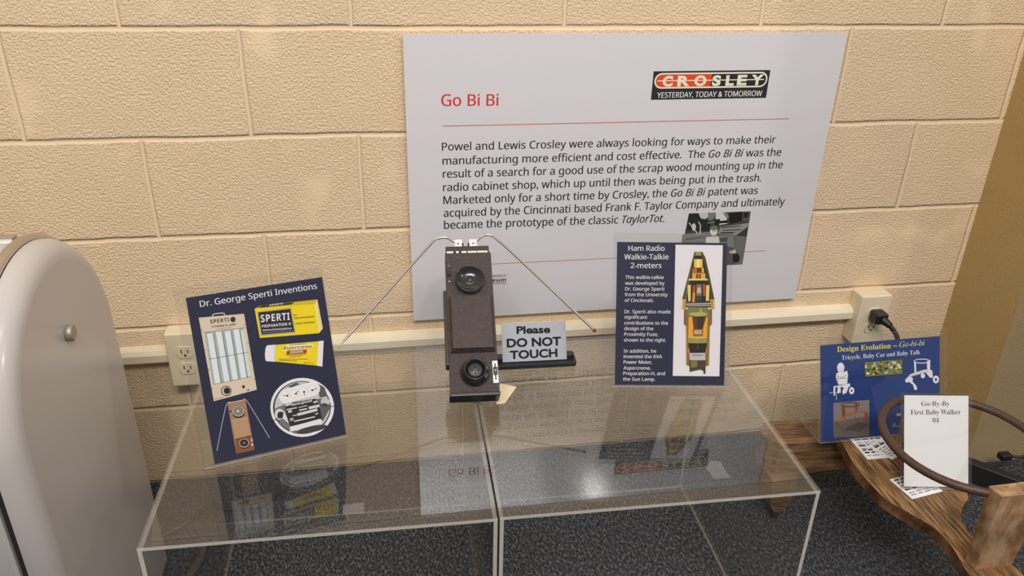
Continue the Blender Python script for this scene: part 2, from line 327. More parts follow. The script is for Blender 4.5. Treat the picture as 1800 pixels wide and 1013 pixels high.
ART={
'poster_heading':[
('T','Go Bi Bi',(.0664,.476),(.1789,.4746),.0228,(205,58,40),'s')],
'poster_body':[
('T','Powel and Lewis Crosley were always looking for ways to make their',(.0659,.3857),(.7832,.3833),.0163,(52,48,52),'m'),
('T','manufacturing more efficient and cost effective.  The |Go Bi Bi| was the',(.0666,.3564),(.8011,.3549),.0165,(52,48,52),'m'),
('T','result of a search for a good use of the scrap wood mounting up in the',(.0667,.3285),(.8097,.3263),.0168,(52,48,52),'m'),
('T','radio cabinet shop, which up until then was being put in the trash.',(.0668,.2996),(.7648,.2976),.017,(52,48,52),'m'),
('T','Marketed only for a short time by Crosley, the |Go Bi Bi| patent was',(.0669,.2714),(.7614,.2686),.0173,(52,48,52),'m'),
('T','acquired by the Cincinnati based Frank F. Taylor Company and ultimately',(.067,.2429),(.8304,.2399),.0176,(52,48,52),'m'),
('T','became the prototype of the classic |TaylorTot.|',(.0672,.2159),(.5523,.2111),.0178,(52,48,52),'m')],
'poster_museum':[
('T','VOICE OF AMERICA',(.1362,.098),(.2016,.0965),.0057,(150,60,60),'s'),
('T','museum',(.1401,.0871),(.2018,.0857),.0078,(30,30,70),'b'),
('T','BROADCASTING',(.1498,.0801),(.2019,.0793),.005,(60,60,90),'s')],
'logo':[
('P',(232,222,200),[(.5136,.5349),(.5095,.5344),(.5057,.5328),(.5024,.5303),(.4999,.527),(.4983,.5232),(.4978,.5192),(.4983,.5151),(.4999,.5113),(.5024,.508),(.5057,.5055),(.5095,.5039),(.5136,.5034),(.726,.5034),(.7301,.5039),(.7339,.5055),(.7372,.508),(.7397,.5113),(.7413,.5151),(.7418,.5192),(.7413,.5232),(.7397,.527),(.7372,.5303),(.7339,.5328),(.7301,.5344),(.726,.5349)]),
('P',(45,45,48),[(.5136,.5317),(.5103,.5313),(.5073,.53),(.5047,.528),(.5027,.5254),(.5014,.5224),(.501,.5192),(.5014,.5159),(.5027,.5129),(.5047,.5103),(.5073,.5083),(.5103,.507),(.5136,.5066),(.726,.5066),(.7293,.507),(.7323,.5083),(.7349,.5103),(.7369,.5129),(.7382,.5159),(.7386,.5192),(.7382,.5224),(.7369,.5254),(.7349,.528),(.7323,.53),(.7293,.5313),(.726,.5317)]),
('P',(214,78,44),[(.5136,.5317),(.5103,.5313),(.5073,.53),(.5047,.528),(.5027,.5254),(.5014,.5224),(.501,.5192),(.5014,.5159),(.5027,.5129),(.5047,.5103),(.5073,.5083),(.5103,.507),(.5136,.5066),(.6182,.5066),(.6202,.5317)]),
('P',(232,222,200),[(.5044,.5183),(.7344,.5183),(.7344,.5203),(.5044,.5203)]),
('T','C',(.5157,.5087),(.5374,.5091),.0199,(232,222,200),'B'),
('T','R',(.5471,.509),(.5734,.5091),.02,(232,222,200),'B'),
('T','O',(.5832,.509),(.609,.5089),.0201,(232,222,200),'B'),
('T','S',(.6214,.5088),(.6403,.5088),.0202,(232,222,200),'B'),
('T','L',(.651,.5087),(.6692,.5088),.0202,(232,222,200),'B'),
('T','E',(.6758,.509),(.6969,.509),.0203,(232,222,200),'B'),
('T','Y',(.7063,.5089),(.7333,.5091),.0204,(232,222,200),'B'),
('T','YESTERDAY, TODAY & TOMORROW',(.5069,.4848),(.7349,.4853),.0112,(225,222,220),'c')],
'poster_photo':[
('P',(70,69,66),[(.6076,.2286),(.7531,.228),(.7534,.0975),(.5978,.0981)]),
('P',(45,44,41),[(.6076,.2286),(.6323,.2284),(.6554,.209),(.6622,.2055),(.662,.1845),(.6077,.1877)]),
('P',(190,189,186),[(.63,.2285),(.6512,.2284),(.6541,.2187),(.6469,.2134),(.6363,.2163)]),
('P',(120,119,116),[(.6512,.2284),(.6701,.2281),(.6688,.2149),(.657,.209)]),
('P',(205,204,201),[(.6701,.2284),(.6859,.2283),(.6976,.2137),(.7011,.2006),(.6823,.1982),(.6723,.2131)]),
('P',(130,129,126),[(.6859,.2283),(.6938,.2283),(.7053,.215),(.6977,.2129)]),
('P',(40,39,36),[(.6693,.2117),(.6826,.2127),(.6824,.1974),(.6729,.197)]),
('P',(30,29,26),[(.6817,.2079),(.7007,.2087),(.7017,.2022),(.6826,.2017)]),
('P',(35,34,31),[(.7007,.2248),(.7337,.2275),(.7356,.2056),(.7062,.1988)]),
('P',(85,84,81),[(.7337,.2276),(.7528,.2278),(.753,.2049),(.7356,.2056)]),
('P',(40,39,36),[(.7364,.2257),(.7476,.2258),(.748,.2132),(.7376,.2128)]),
('P',(150,149,146),[(.6528,.2046),(.67,.2068),(.6702,.2049),(.6547,.203)]),
('P',(140,139,136),[(.6862,.1932),(.7525,.2),(.7522,.1919),(.7265,.1709),(.6821,.1771)]),
('P',(50,49,46),[(.6896,.1922),(.734,.1951),(.7343,.193),(.6899,.1901)]),
('P',(50,49,46),[(.6921,.1856),(.7371,.1857),(.7374,.1836),(.6924,.1835)]),
('P',(50,49,46),[(.6881,.1804),(.7268,.1791),(.7144,.1759),(.6885,.1776)]),
('P',(60,59,56),[(.7312,.1715),(.7526,.1894),(.7521,.1673),(.732,.1666)]),
('P',(120,119,116),[(.5985,.1792),(.6622,.1829),(.6665,.1745),(.7513,.1673),(.7519,.112),(.7263,.1403),(.6658,.1565),(.5984,.1597)]),
('P',(105,104,101),[(.7203,.1687),(.7521,.1673),(.7534,.0975),(.7325,.0994)]),
('P',(80,79,76),[(.6068,.1691),(.6477,.1721),(.6576,.17),(.6074,.1641)]),
('P',(215,214,211),[(.6559,.1701),(.6847,.1704),(.6893,.1553),(.6839,.1423),(.6561,.1569)]),
('P',(215,214,211),[(.6805,.1828),(.6806,.1801),(.6801,.1776),(.679,.1754),(.6774,.1738),(.6754,.1728),(.6732,.1726),(.6708,.173),(.6686,.1742),(.6665,.176),(.6648,.1783),(.6635,.1809),(.6629,.1836),(.6628,.1864),(.6633,.1889),(.6644,.191),(.666,.1926),(.668,.1936),(.6702,.1939),(.6725,.1934),(.6748,.1923),(.6769,.1905),(.6786,.1882),(.6798,.1856)]),
('P',(110,109,106),[(.6798,.191),(.6797,.1895),(.679,.1882),(.6777,.1871),(.6759,.1863),(.6737,.1858),(.6713,.1857),(.6689,.186),(.6666,.1867),(.6645,.1877),(.6629,.1889),(.6618,.1903),(.6613,.1918),(.6614,.1933),(.6621,.1946),(.6634,.1957),(.6652,.1966),(.6674,.197),(.6697,.1971),(.6722,.1968),(.6745,.1962),(.6765,.1952),(.6782,.1939),(.6793,.1925)]),
('P',(90,89,86),[(.6668,.1843),(.678,.1841),(.6781,.1828),(.6669,.183)]),
('P',(200,199,196),[(.6279,.1957),(.6281,.1934),(.6279,.1913),(.6274,.1895),(.6266,.1881),(.6255,.1872),(.6243,.187),(.6231,.1873),(.6218,.1883),(.6206,.1898),(.6196,.1916),(.6189,.1938),(.6184,.1961),(.6183,.1984),(.6185,.2006),(.619,.2024),(.6198,.2037),(.6209,.2046),(.622,.2048),(.6233,.2045),(.6246,.2035),(.6257,.2021),(.6267,.2002),(.6275,.198)]),
('P',(60,59,56),[(.6876,.167),(.7076,.1677),(.7077,.1561),(.6915,.1569)]),
('P',(185,184,181),[(.7161,.1324),(.7301,.1367),(.7333,.1265),(.7185,.1272)]),
('P',(40,39,36),[(.7442,.1141),(.7444,.111),(.7439,.1082),(.7429,.1058),(.7413,.104),(.7393,.1029),(.737,.1026),(.7346,.1031),(.7322,.1044),(.73,.1065),(.7282,.109),(.7268,.1119),(.7261,.115),(.7259,.1181),(.7264,.1209),(.7274,.1233),(.729,.1251),(.731,.1262),(.7333,.1265),(.7357,.126),(.7381,.1247),(.7402,.1227),(.7421,.1201),(.7434,.1172)]),
('P',(200,199,196),[(.6111,.2076),(.6366,.1782),(.6351,.1769),(.6095,.2063)]),
('P',(200,199,196),[(.633,.209),(.6388,.2007),(.6371,.1996),(.6313,.2079)]),
('P',(200,199,196),[(.6391,.2),(.6415,.1772),(.6392,.1774),(.6368,.2002)])],
'ham_heading':[
('T','Ham Radio',(.0213,.2507),(.0884,.2514),.0097,(222,220,226),'s'),
('T','Walkie-Talkie',(.0137,.2346),(.0962,.2355),.0097,(222,220,226),'s'),
('T','2-meters',(.0259,.2188),(.0833,.2193),.0097,(222,220,226),'s')],
'ham_body':[
('T','This walkie-talkie',(.0162,.1986),(.0878,.1989),.0063,(222,220,226),'s'),
('T','was developed by',(.0161,.1876),(.0896,.188),.0063,(222,220,226),'s'),
('T','Dr. George Sperti',(.0163,.1769),(.0892,.1773),.0063,(222,220,226),'s'),
('T','from the University',(.0158,.1662),(.096,.1666),.0063,(222,220,226),'s'),
('T','of Cincinnati.',(.016,.1555),(.0697,.1557),.0063,(222,220,226),'s'),
('T','Dr. Sperti also made',(.016,.1344),(.1021,.1348),.0063,(222,220,226),'s'),
('T','significant',(.0159,.1243),(.0583,.1243),.0063,(222,220,226),'s'),
('T','contributions to the',(.0158,.1133),(.0977,.1136),.0063,(222,220,226),'s'),
('T','design of the',(.016,.1029),(.0704,.103),.0063,(222,220,226),'s'),
('T','Proximity Fuze,',(.0162,.0921),(.0795,.0923),.0063,(222,220,226),'s'),
('T','shown to the right.',(.0157,.0814),(.0946,.0816),.0063,(222,220,226),'s'),
('T','In addition, he',(.0157,.0608),(.0766,.0609),.0063,(222,220,226),'s'),
('T','invented the KVA',(.0156,.0503),(.0879,.0505),.0064,(222,220,226),'s'),
('T','Power Meter,',(.0158,.0399),(.0694,.0399),.0063,(222,220,226),'s'),
('T','Aspercreme,',(.0157,.0288),(.067,.0288),.0063,(222,220,226),'s'),
('T','Preparation-H, and',(.0155,.0186),(.0939,.0188),.0064,(222,220,226),'s'),
('T','the Sun Lamp.',(.0154,.0078),(.0754,.0078),.0064,(222,220,226),'s')],
'ham_shell':[
('P',(72,66,40),[(.1443,.2502),(.1594,.2503),(.1655,.239),(.1717,.2149),(.184,.1621),(.1234,.1616),(.1369,.2189),(.1419,.2402)]),
('P',(110,100,55),[(.1443,.2502),(.1466,.2502),(.1411,.2292),(.1315,.1616),(.1278,.1616),(.1376,.2189)]),
('P',(36,34,34),[(.146,.2432),(.1585,.2433),(.1672,.2163),(.1782,.1562),(.1301,.1557),(.1392,.216)]),
('P',(150,140,80),[(.1473,.2498),(.1569,.2499),(.1578,.2433),(.1463,.2432)]),
('P',(222,182,80),[(.1443,.2366),(.1597,.2367),(.1605,.2209),(.1442,.2205)]),
('P',(240,215,140),[(.1491,.2359),(.1542,.2359),(.1541,.2208),(.1501,.2208)]),
('P',(180,100,45),[(.1418,.219),(.1627,.2206),(.1632,.2111),(.1411,.2102)]),
('P',(80,48,30),[(.1497,.2193),(.1583,.2199),(.1585,.2118),(.1499,.2114)]),
('P',(225,170,90),[(.159,.2199),(.1627,.2203),(.1629,.2118),(.1596,.2118)]),
('P',(205,165,60),[(.1411,.2102),(.1659,.2104),(.1661,.1987),(.141,.1984)]),
('P',(95,60,35),[(.1485,.2088),(.1573,.2092),(.1575,.1998),(.1487,.1997)]),
('P',(190,120,60),[(.1519,.2088),(.1544,.2088),(.1546,.1997),(.1521,.1997)]),
('P',(218,195,110),[(.1354,.2001),(.1698,.2005),(.1706,.197),(.1344,.1966)]),
('P',(218,196,120),[(.1328,.1878),(.139,.1889),(.1392,.1585),(.1348,.1575)]),
('P',(218,196,120),[(.1679,.1877),(.1738,.1882),(.1737,.1588),(.1679,.1587)]),
('P',(215,140,50),[(.1431,.1867),(.1476,.1882),(.1471,.1566),(.1422,.1561)]),
('P',(170,70,45),[(.1431,.1867),(.1476,.1882),(.1474,.175),(.1428,.1735)]),
('P',(175,80,50),[(.1612,.1898),(.1663,.1902),(.1668,.1678),(.1627,.1678)]),
('P',(120,110,80),[(.1498,.1897),(.1589,.1901),(.1605,.1586),(.149,.158)]),
('P',(60,58,56),[(.1494,.1684),(.16,.1685),(.1605,.1586),(.149,.158)]),
('P',(190,170,160),[(.1514,.1839),(.1579,.1842),(.1587,.1733),(.1507,.173)]),
('P',(178,138,80),[(.1234,.1616),(.1315,.1616),(.1311,.1431),(.1221,.1427)]),
('P',(178,138,80),[(.1755,.162),(.1847,.1621),(.186,.1437),(.1765,.1436)]),
('P',(212,190,150),[(.1237,.1608),(.1259,.1608),(.1248,.1432),(.1226,.1429)]),
('P',(212,190,150),[(.1824,.1613),(.1844,.1614),(.1856,.144),(.1833,.1438)]),
('P',(128,98,58),[(.1274,.1428),(.18,.1432),(.1803,.1156),(.177,.1112),(.1767,.0372),(.1712,.0364),(.1386,.0362),(.1332,.0384),(.1314,.1108),(.1274,.1152)]),
('P',(165,135,85),[(.1317,.1108),(.1334,.1108),(.1353,.0384),(.1335,.0391)]),
('P',(165,135,85),[(.1748,.1112),(.177,.1112),(.1767,.0372),(.1748,.0372)]),
('P',(36,34,34),[(.1298,.1554),(.1774,.1559),(.1769,.1466),(.1306,.1462)]),
('P',(205,200,190),[(.1302,.1534),(.1775,.1544),(.1772,.1529),(.1305,.1516)]),
('P',(190,185,170),[(.1317,.1499),(.1761,.1511),(.1758,.1494),(.1325,.1484)]),
('P',(122,118,66),[(.1342,.1458),(.1729,.1461),(.1724,.1311),(.1355,.1308)]),
('P',(168,164,96),[(.1714,.134),(.1709,.133),(.1691,.1321),(.1664,.1312),(.1628,.1306),(.1586,.1302),(.154,.13),(.1495,.1301),(.1453,.1305),(.1417,.131),(.1389,.1318),(.1371,.1327),(.1365,.1337),(.1371,.1347),(.1388,.1356),(.1416,.1365),(.1452,.1371),(.1494,.1375),(.1539,.1377),(.1584,.1376),(.1626,.1372),(.1663,.1367),(.169,.1359),(.1708,.135)]),
('P',(168,164,96),[(.1573,.1449),(.1599,.145),(.1614,.1332),(.156,.1331)]),
('P',(220,158,42),[(.1363,.1286),(.1718,.1288),(.1715,.0915),(.1362,.0912)]),
('P',(92,54,32),[(.1428,.1291),(.1695,.1293),(.1632,.1056),(.146,.1055)]),
('P',(58,44,40),[(.1521,.1291),(.1655,.1292),(.1615,.1056),(.1534,.1055)]),
('P',(150,90,40),[(.1442,.1055),(.1641,.1056),(.1635,.0923),(.1455,.0922)]),
('P',(150,140,76),[(.1356,.0921),(.1712,.0915),(.1711,.0805),(.154,.0781),(.1365,.0803)]),
('P',(190,172,92),[(.1356,.0921),(.1712,.0915),(.1711,.0894),(.1538,.0878),(.1358,.0895)]),
('P',(36,34,34),[(.1368,.0791),(.1712,.0794),(.1707,.0616),(.1381,.0614)]),
('P',(110,40,36),[(.1526,.0755),(.1563,.0756),(.156,.0689),(.153,.0689)]),
('P',(190,120,60),[(.1358,.0702),(.1379,.0703),(.1398,.0614),(.136,.0606)]),
('P',(190,120,60),[(.1702,.0705),(.1717,.0705),(.1716,.0609),(.1692,.0616)]),
('P',(182,178,180),[(.1387,.0606),(.1686,.0613),(.1698,.048),(.1569,.046),(.1401,.0478)]),
('P',(110,106,106),[(.1441,.057),(.1648,.0577),(.1652,.0562),(.1444,.0552)]),
('P',(66,62,44),[(.1387,.0472),(.1704,.0474),(.1701,.0219),(.1671,.0215),(.1658,.0275),(.1607,.0298),(.1403,.0252)]),
('P',(120,112,66),[(.1413,.0459),(.1539,.0467),(.1542,.0348),(.1424,.0333)]),
('P',(225,220,205),[(.1482,.1046),(.1494,.1046),(.1496,.0966),(.1478,.0966)]),
('P',(225,220,205),[(.1518,.1046),(.153,.1046),(.1531,.0967),(.1514,.0967)]),
('P',(225,220,205),[(.1553,.1047),(.1565,.1047),(.1567,.0967),(.1549,.0967)]),
('P',(225,220,205),[(.1589,.1047),(.1601,.1047),(.1603,.0967),(.1585,.0967)]),
('P',(90,72,48),[(.1271,.1403),(.1299,.1403),(.1299,.1393),(.1271,.1392)]),
('P',(90,72,48),[(.1771,.1407),(.1799,.1407),(.1799,.1397),(.1771,.1396)]),
('P',(90,72,48),[(.1271,.1375),(.1299,.1375),(.1299,.1365),(.1271,.1364)]),
('P',(90,72,48),[(.1771,.1379),(.1799,.1379),(.18,.1369),(.1771,.1368)]),
('P',(90,72,48),[(.1272,.1347),(.13,.1347),(.13,.1337),(.1272,.1336)]),
('P',(90,72,48),[(.1772,.1351),(.18,.1351),(.18,.1341),(.1772,.134)]),
('P',(90,72,48),[(.1272,.1319),(.13,.1319),(.1301,.1309),(.1273,.1308)]),
('P',(90,72,48),[(.1772,.1323),(.1801,.1323),(.1801,.1313),(.1773,.1312)]),
('P',(90,72,48),[(.1273,.1291),(.1301,.1291),(.1301,.1281),(.1273,.128)]),
('P',(90,72,48),[(.1773,.1295),(.1801,.1295),(.1801,.1285),(.1773,.1284)]),
('P',(90,72,48),[(.1273,.1263),(.1302,.1263),(.1302,.1253),(.1274,.1252)]),
('P',(90,72,48),[(.1774,.1267),(.1802,.1267),(.1802,.1257),(.1774,.1256)]),
('P',(90,72,48),[(.1274,.1235),(.1302,.1235),(.1302,.1225),(.1274,.1224)]),
('P',(90,72,48),[(.1774,.1239),(.1802,.1239),(.1803,.1229),(.1775,.1228)]),
('P',(90,72,48),[(.1275,.1207),(.1303,.1207),(.1303,.1197),(.1275,.1196)]),
('P',(90,72,48),[(.1775,.1211),(.1803,.1211),(.1803,.1201),(.1775,.12)]),
('P',(90,72,48),[(.1275,.1179),(.1303,.1179),(.1304,.1169),(.1275,.1168)]),
('P',(90,72,48),[(.1776,.1183),(.1804,.1183),(.1804,.1173),(.1776,.1172)])],
'left_heading':[
('T','Dr. George Sperti Inventions',(.0186,.2507),(.1983,.2505),.0094,(222,220,226),'s')],
'left_lamp':[
('P',(200,190,185),[(.0324,.2337),(.0339,.2362),(.0351,.2354),(.0337,.2329)]),
('P',(200,190,185),[(.0343,.2365),(.0374,.2376),(.0379,.2361),(.0347,.235)]),
('P',(200,190,185),[(.0377,.2376),(.0489,.2368),(.0488,.2352),(.0376,.236)]),
('P',(200,190,185),[(.0492,.2367),(.0517,.2351),(.0509,.2337),(.0484,.2353)]),
('P',(200,190,185),[(.052,.2346),(.0527,.2321),(.0512,.2317),(.0506,.2342)]),
('P',(208,192,172),[(.0135,.2347),(.0802,.2293),(.0806,.1051),(.0144,.1004)]),
('P',(150,172,160),[(.0179,.2097),(.0755,.2068),(.0756,.1279),(.0178,.1263)]),
('P',(196,214,200),[(.0709,.204),(.0753,.2039),(.0753,.1283),(.0702,.1285)]),
('P',(216,216,232),[(.0213,.2075),(.0297,.2073),(.0287,.1274),(.0205,.1269)]),
('P',(70,80,78),[(.0308,.2066),(.0299,.1269),(.0292,.1269),(.0301,.2066)]),
('P',(216,216,232),[(.0345,.2083),(.0429,.208),(.0426,.1267),(.0343,.1261)]),
('P',(70,80,78),[(.0441,.2074),(.0438,.1261),(.0431,.1262),(.0433,.2074)]),
('P',(216,216,232),[(.0475,.2067),(.056,.2064),(.0555,.1276),(.0471,.127)]),
('P',(70,80,78),[(.0572,.2058),(.0567,.1271),(.056,.1271),(.0564,.2058)]),
('P',(216,216,232),[(.0605,.2071),(.069,.2068),(.0685,.1274),(.06,.1268)]),
('P',(70,80,78),[(.0702,.2062),(.0697,.1269),(.0689,.1269),(.0695,.2062)]),
('P',(90,95,95),[(.0176,.1681),(.076,.1679),(.076,.1671),(.0176,.1673)]),
('P',(90,90,90),[(.0163,.2109),(.0791,.2074),(.0791,.2068),(.0163,.2102)]),
('P',(90,90,90),[(.0179,.1271),(.0748,.1284),(.0748,.1277),(.0179,.1264)]),
('R',(28,28,32),[(.0426,.1111),(.0421,.1093),(.0413,.1078),(.0402,.1065),(.0387,.1054),(.0371,.1048),(.0354,.1046),(.0337,.1047),(.032,.1053),(.0305,.1063),(.0292,.1075),(.0281,.1091),(.0275,.1108),(.0272,.1126),(.0273,.1144),(.0277,.1161),(.0286,.1177),(.0297,.119),(.0311,.12),(.0327,.1207),(.0345,.1209),(.0362,.1207),(.0379,.1202),(.0394,.1192),(.0407,.118),(.0417,.1164),(.0424,.1147),(.0427,.1129)],[(.0414,.1113),(.041,.1099),(.0403,.1086),(.0394,.1075),(.0382,.1066),(.0368,.1061),(.0353,.1059),(.0339,.106),(.0324,.1065),(.0312,.1073),(.0301,.1084),(.0292,.1096),(.0286,.1111),(.0284,.1126),(.0284,.1141),(.0288,.1156),(.0295,.1169),(.0305,.118),(.0317,.1189),(.0331,.1194),(.0345,.1196),(.036,.1195),(.0374,.119),(.0387,.1182),(.0398,.1171),(.0407,.1158),(.0413,.1144),(.0415,.1129)]),
('P',(28,28,32),[(.0407,.1118),(.0404,.1105),(.0397,.1094),(.0388,.1085),(.0377,.1079),(.0365,.1076),(.0352,.1077),(.034,.1082),(.0329,.1089),(.0321,.1099),(.0315,.1112),(.0312,.1125),(.0313,.1139),(.0317,.1151),(.0323,.1163),(.0332,.1172),(.0344,.1178),(.0356,.118),(.0368,.118),(.038,.1175),(.0391,.1168),(.0399,.1157),(.0405,.1145),(.0408,.1132)]),
('P',(28,28,32),[(.0596,.1163),(.0633,.1163),(.0632,.1117),(.0595,.1116)]),
('T','SPERTI',(.0286,.2225),(.0568,.2213),.006,(28,28,32),'W'),
('P',(50,46,48),[(.0664,.2225),(.0661,.2214),(.0656,.2204),(.0648,.2197),(.0639,.2191),(.0629,.2189),(.0619,.2189),(.0609,.2192),(.0601,.2198),(.0594,.2206),(.0589,.2216),(.0587,.2227),(.0587,.2239),(.059,.2249),(.0596,.2259),(.0603,.2267),(.0612,.2272),(.0622,.2275),(.0632,.2275),(.0642,.2271),(.0651,.2265),(.0658,.2257),(.0663,.2247),(.0665,.2236)]),
('T','VITAMIN D LAMP',(.0294,.2159),(.0658,.2135),.0031,(28,28,32),'b'),
('P',(120,110,100),[(.0364,.2128),(.0589,.2115),(.0588,.2108),(.0363,.2122)]),
('P',(110,100,95),[(.0655,.1083),(.0696,.1086),(.0695,.1063),(.0655,.1062)]),
('P',(120,110,100),[(.0157,.1037),(.0291,.1041),(.029,.1034),(.0156,.1029)]),
('P',(80,70,66),[(.016,.2149),(.0156,.2143),(.0151,.2141),(.0146,.2145),(.0145,.2152),(.0148,.2158),(.0154,.216),(.0158,.2157)]),
('P',(80,70,66),[(.016,.1834),(.0157,.1828),(.0151,.1826),(.0146,.183),(.0145,.1837),(.0148,.1843),(.0154,.1845),(.0159,.1841)]),
('P',(80,70,66),[(.016,.1515),(.0157,.1509),(.0151,.1507),(.0146,.1511),(.0145,.1518),(.0148,.1525),(.0154,.1526),(.0159,.1523)]),
('P',(80,70,66),[(.0161,.1201),(.0157,.1195),(.0152,.1193),(.0147,.1197),(.0146,.1204),(.0149,.121),(.0155,.1212),(.016,.1208)]),
('P',(80,70,66),[(.079,.2116),(.0787,.2109),(.0781,.2107),(.0776,.2111),(.0775,.2118),(.0778,.2125),(.0784,.2127),(.0789,.2123)]),
('P',(80,70,66),[(.0797,.1823),(.0794,.1817),(.0788,.1815),(.0783,.1819),(.0782,.1826),(.0785,.1832),(.0791,.1834),(.0796,.183)]),
('P',(80,70,66),[(.0797,.1525),(.0794,.1519),(.0788,.1517),(.0783,.1521),(.0782,.1528),(.0785,.1535),(.0791,.1536),(.0796,.1532)]),
('P',(80,70,66),[(.0798,.1229),(.0794,.1222),(.0789,.122),(.0784,.1224),(.0783,.1232),(.0786,.1238),(.0792,.124),(.0797,.1236)])],
'left_box':[
('P',(232,204,22),[(.0972,.2345),(.1077,.2378),(.196,.2329),(.1977,.1841),(.1903,.1775),(.0979,.1867)]),
('P',(200,176,30),[(.0972,.2345),(.1077,.2378),(.196,.2329),(.1899,.2261)]),
('P',(238,220,120),[(.1899,.2261),(.196,.2329),(.1977,.1841),(.1903,.1775)]),
('P',(222,200,150),[(.1934,.2297),(.196,.2326),(.1975,.1848),(.1934,.1809)]),
('P',(40,36,34),[(.1014,.2348),(.1089,.2376),(.159,.2345),(.1545,.2316)]),
('T','SPERTI',(.1206,.2346),(.1415,.2341),.0027,(222,220,226),'W'),
('P',(40,36,38),[(.1003,.2291),(.1527,.2262),(.1535,.1854),(.1003,.1901)]),
('P',(225,220,215),[(.1011,.2285),(.1518,.2256),(.1518,.225),(.1011,.2279)]),
('P',(225,220,215),[(.1521,.2253),(.153,.1864),(.1524,.1864),(.1515,.2253)]),
('P',(225,220,215),[(.1526,.186),(.1011,.1907),(.1012,.1913),(.1527,.1867)]),
('P',(225,220,215),[(.1009,.191),(.1008,.2282),(.1014,.2282),(.1015,.191)]),
('T','SPERTI',(.1033,.2114),(.1481,.2075),.0116,(222,220,226),'W'),
('T','PREPARATION H',(.1037,.2024),(.1483,.1987),.0045,(222,220,226),'W'),
('T','Hämorrhoidalzäpfchen',(.104,.1969),(.1485,.1921),.0028,(222,220,226),'b'),
('P',(150,148,148),[(.1034,.1944),(.1503,.1899),(.1503,.1892),(.1034,.1936)]),
('T','Bei',(.155,.2123),(.1598,.2121),.003,(60,50,20),'b'),
('T','Hämorrhoidalleiden',(.1551,.2073),(.1871,.2048),.0031,(60,50,20),'b'),
('T','Lindert Schmerzen',(.155,.1982),(.1862,.1955),.0033,(60,50,20),'b')],
'left_tube':[
('P',(232,204,22),[(.1197,.1712),(.1877,.1643),(.1793,.125),(.1151,.1445)]),
('P',(222,218,222),[(.1877,.1645),(.196,.164),(.1875,.1215),(.179,.1248)]),
('P',(220,218,224),[(.1198,.1718),(.1171,.1719),(.1068,.173),(.1039,.169),(.1016,.1604),(.1007,.1515),(.1014,.148),(.1117,.1451),(.1151,.1442)]),
('P',(200,198,206),[(.1198,.1718),(.1181,.172),(.1134,.1448),(.1151,.1442)]),
('P',(238,230,190),[(.1292,.1602),(.1323,.1659),(.1375,.1671),(.1485,.1657),(.1783,.1613),(.1767,.155)]),
('T','Aspercreme.',(.1298,.1612),(.1771,.1552),.0056,(110,40,70),'i'),
('P',(150,50,36),[(.136,.1579),(.1673,.1544),(.1651,.1485),(.1335,.1523)]),
('T','ORIGINAL',(.1397,.153),(.1614,.1507),.0035,(222,220,226),'i'),
('P',(150,115,30),[(.1338,.1514),(.1654,.1479),(.1653,.1467),(.1337,.1503)]),
('P',(150,115,30),[(.1389,.1482),(.1584,.1464),(.1584,.1453),(.1388,.147)]),
('P',(150,115,30),[(.1215,.148),(.166,.1389),(.1658,.1377),(.1213,.1468)]),
('P',(150,115,30),[(.1215,.1459),(.1491,.1396),(.1489,.1384),(.1213,.1447)]),
('P',(150,115,30),[(.1419,.1675),(.1667,.1652),(.1666,.164),(.1418,.1664)]),
('T','NET WT 2 OZ',(.1587,.1328),(.1747,.1286),.0021,(90,70,30),'b')],
'left_meter':[
('P',(46,46,52),[(.1974,.0496),(.1956,.0419),(.1925,.0346),(.1883,.028),(.183,.0222),(.1768,.0174),(.1698,.0138),(.1623,.0113),(.1543,.01),(.1462,.0101),(.1381,.0114),(.1302,.0139),(.1228,.0175),(.1159,.0223),(.1098,.0279),(.1046,.0344),(.1005,.0414),(.0974,.0489),(.0955,.0567),(.0949,.0646),(.0954,.0724),(.0972,.0799),(.1002,.087),(.1042,.0934),(.1093,.0991),(.1153,.1038),(.122,.1076),(.1293,.1102),(.1371,.1116),(.1451,.1118),(.1531,.1108),(.161,.1085),(.1686,.105),(.1756,.1005),(.1819,.0949),(.1874,.0885),(.1918,.0814),(.1951,.0738),(.1972,.0658),(.198,.0577)]),
('P',(222,220,224),[(.1963,.0499),(.1945,.0423),(.1915,.0352),(.1874,.0288),(.1822,.0231),(.1761,.0185),(.1693,.0149),(.1619,.0124),(.1541,.0112),(.1462,.0113),(.1383,.0125),(.1306,.015),(.1233,.0186),(.1166,.0232),(.1106,.0287),(.1055,.035),(.1014,.0419),(.0984,.0492),(.0966,.0569),(.0959,.0646),(.0965,.0722),(.0982,.0795),(.1011,.0864),(.1051,.0927),(.1101,.0982),(.1159,.1029),(.1225,.1065),(.1297,.109),(.1373,.1104),(.1451,.1106),(.153,.1096),(.1607,.1074),(.1681,.104),(.1749,.0996),(.1811,.0941),(.1865,.0879),(.1908,.0809),(.194,.0735),(.196,.0657),(.1968,.0577)]),
('P',(60,60,66),[(.1911,.0508),(.1894,.044),(.1867,.0376),(.183,.0318),(.1783,.0267),(.1728,.0225),(.1666,.0193),(.1599,.0171),(.1529,.016),(.1457,.0161),(.1385,.0172),(.1315,.0194),(.1249,.0227),(.1188,.0268),(.1133,.0318),(.1087,.0375),(.105,.0437),(.1022,.0503),(.1005,.0572),(.0999,.0642),(.1004,.071),(.102,.0777),(.1046,.0839),(.1082,.0895),(.1127,.0945),(.1181,.0987),(.124,.102),(.1306,.1042),(.1374,.1055),(.1446,.1056),(.1517,.1047),(.1587,.1027),(.1654,.0996),(.1717,.0956),(.1773,.0907),(.1821,.085),(.186,.0787),(.189,.072),(.1908,.065),(.1915,.0579)]),
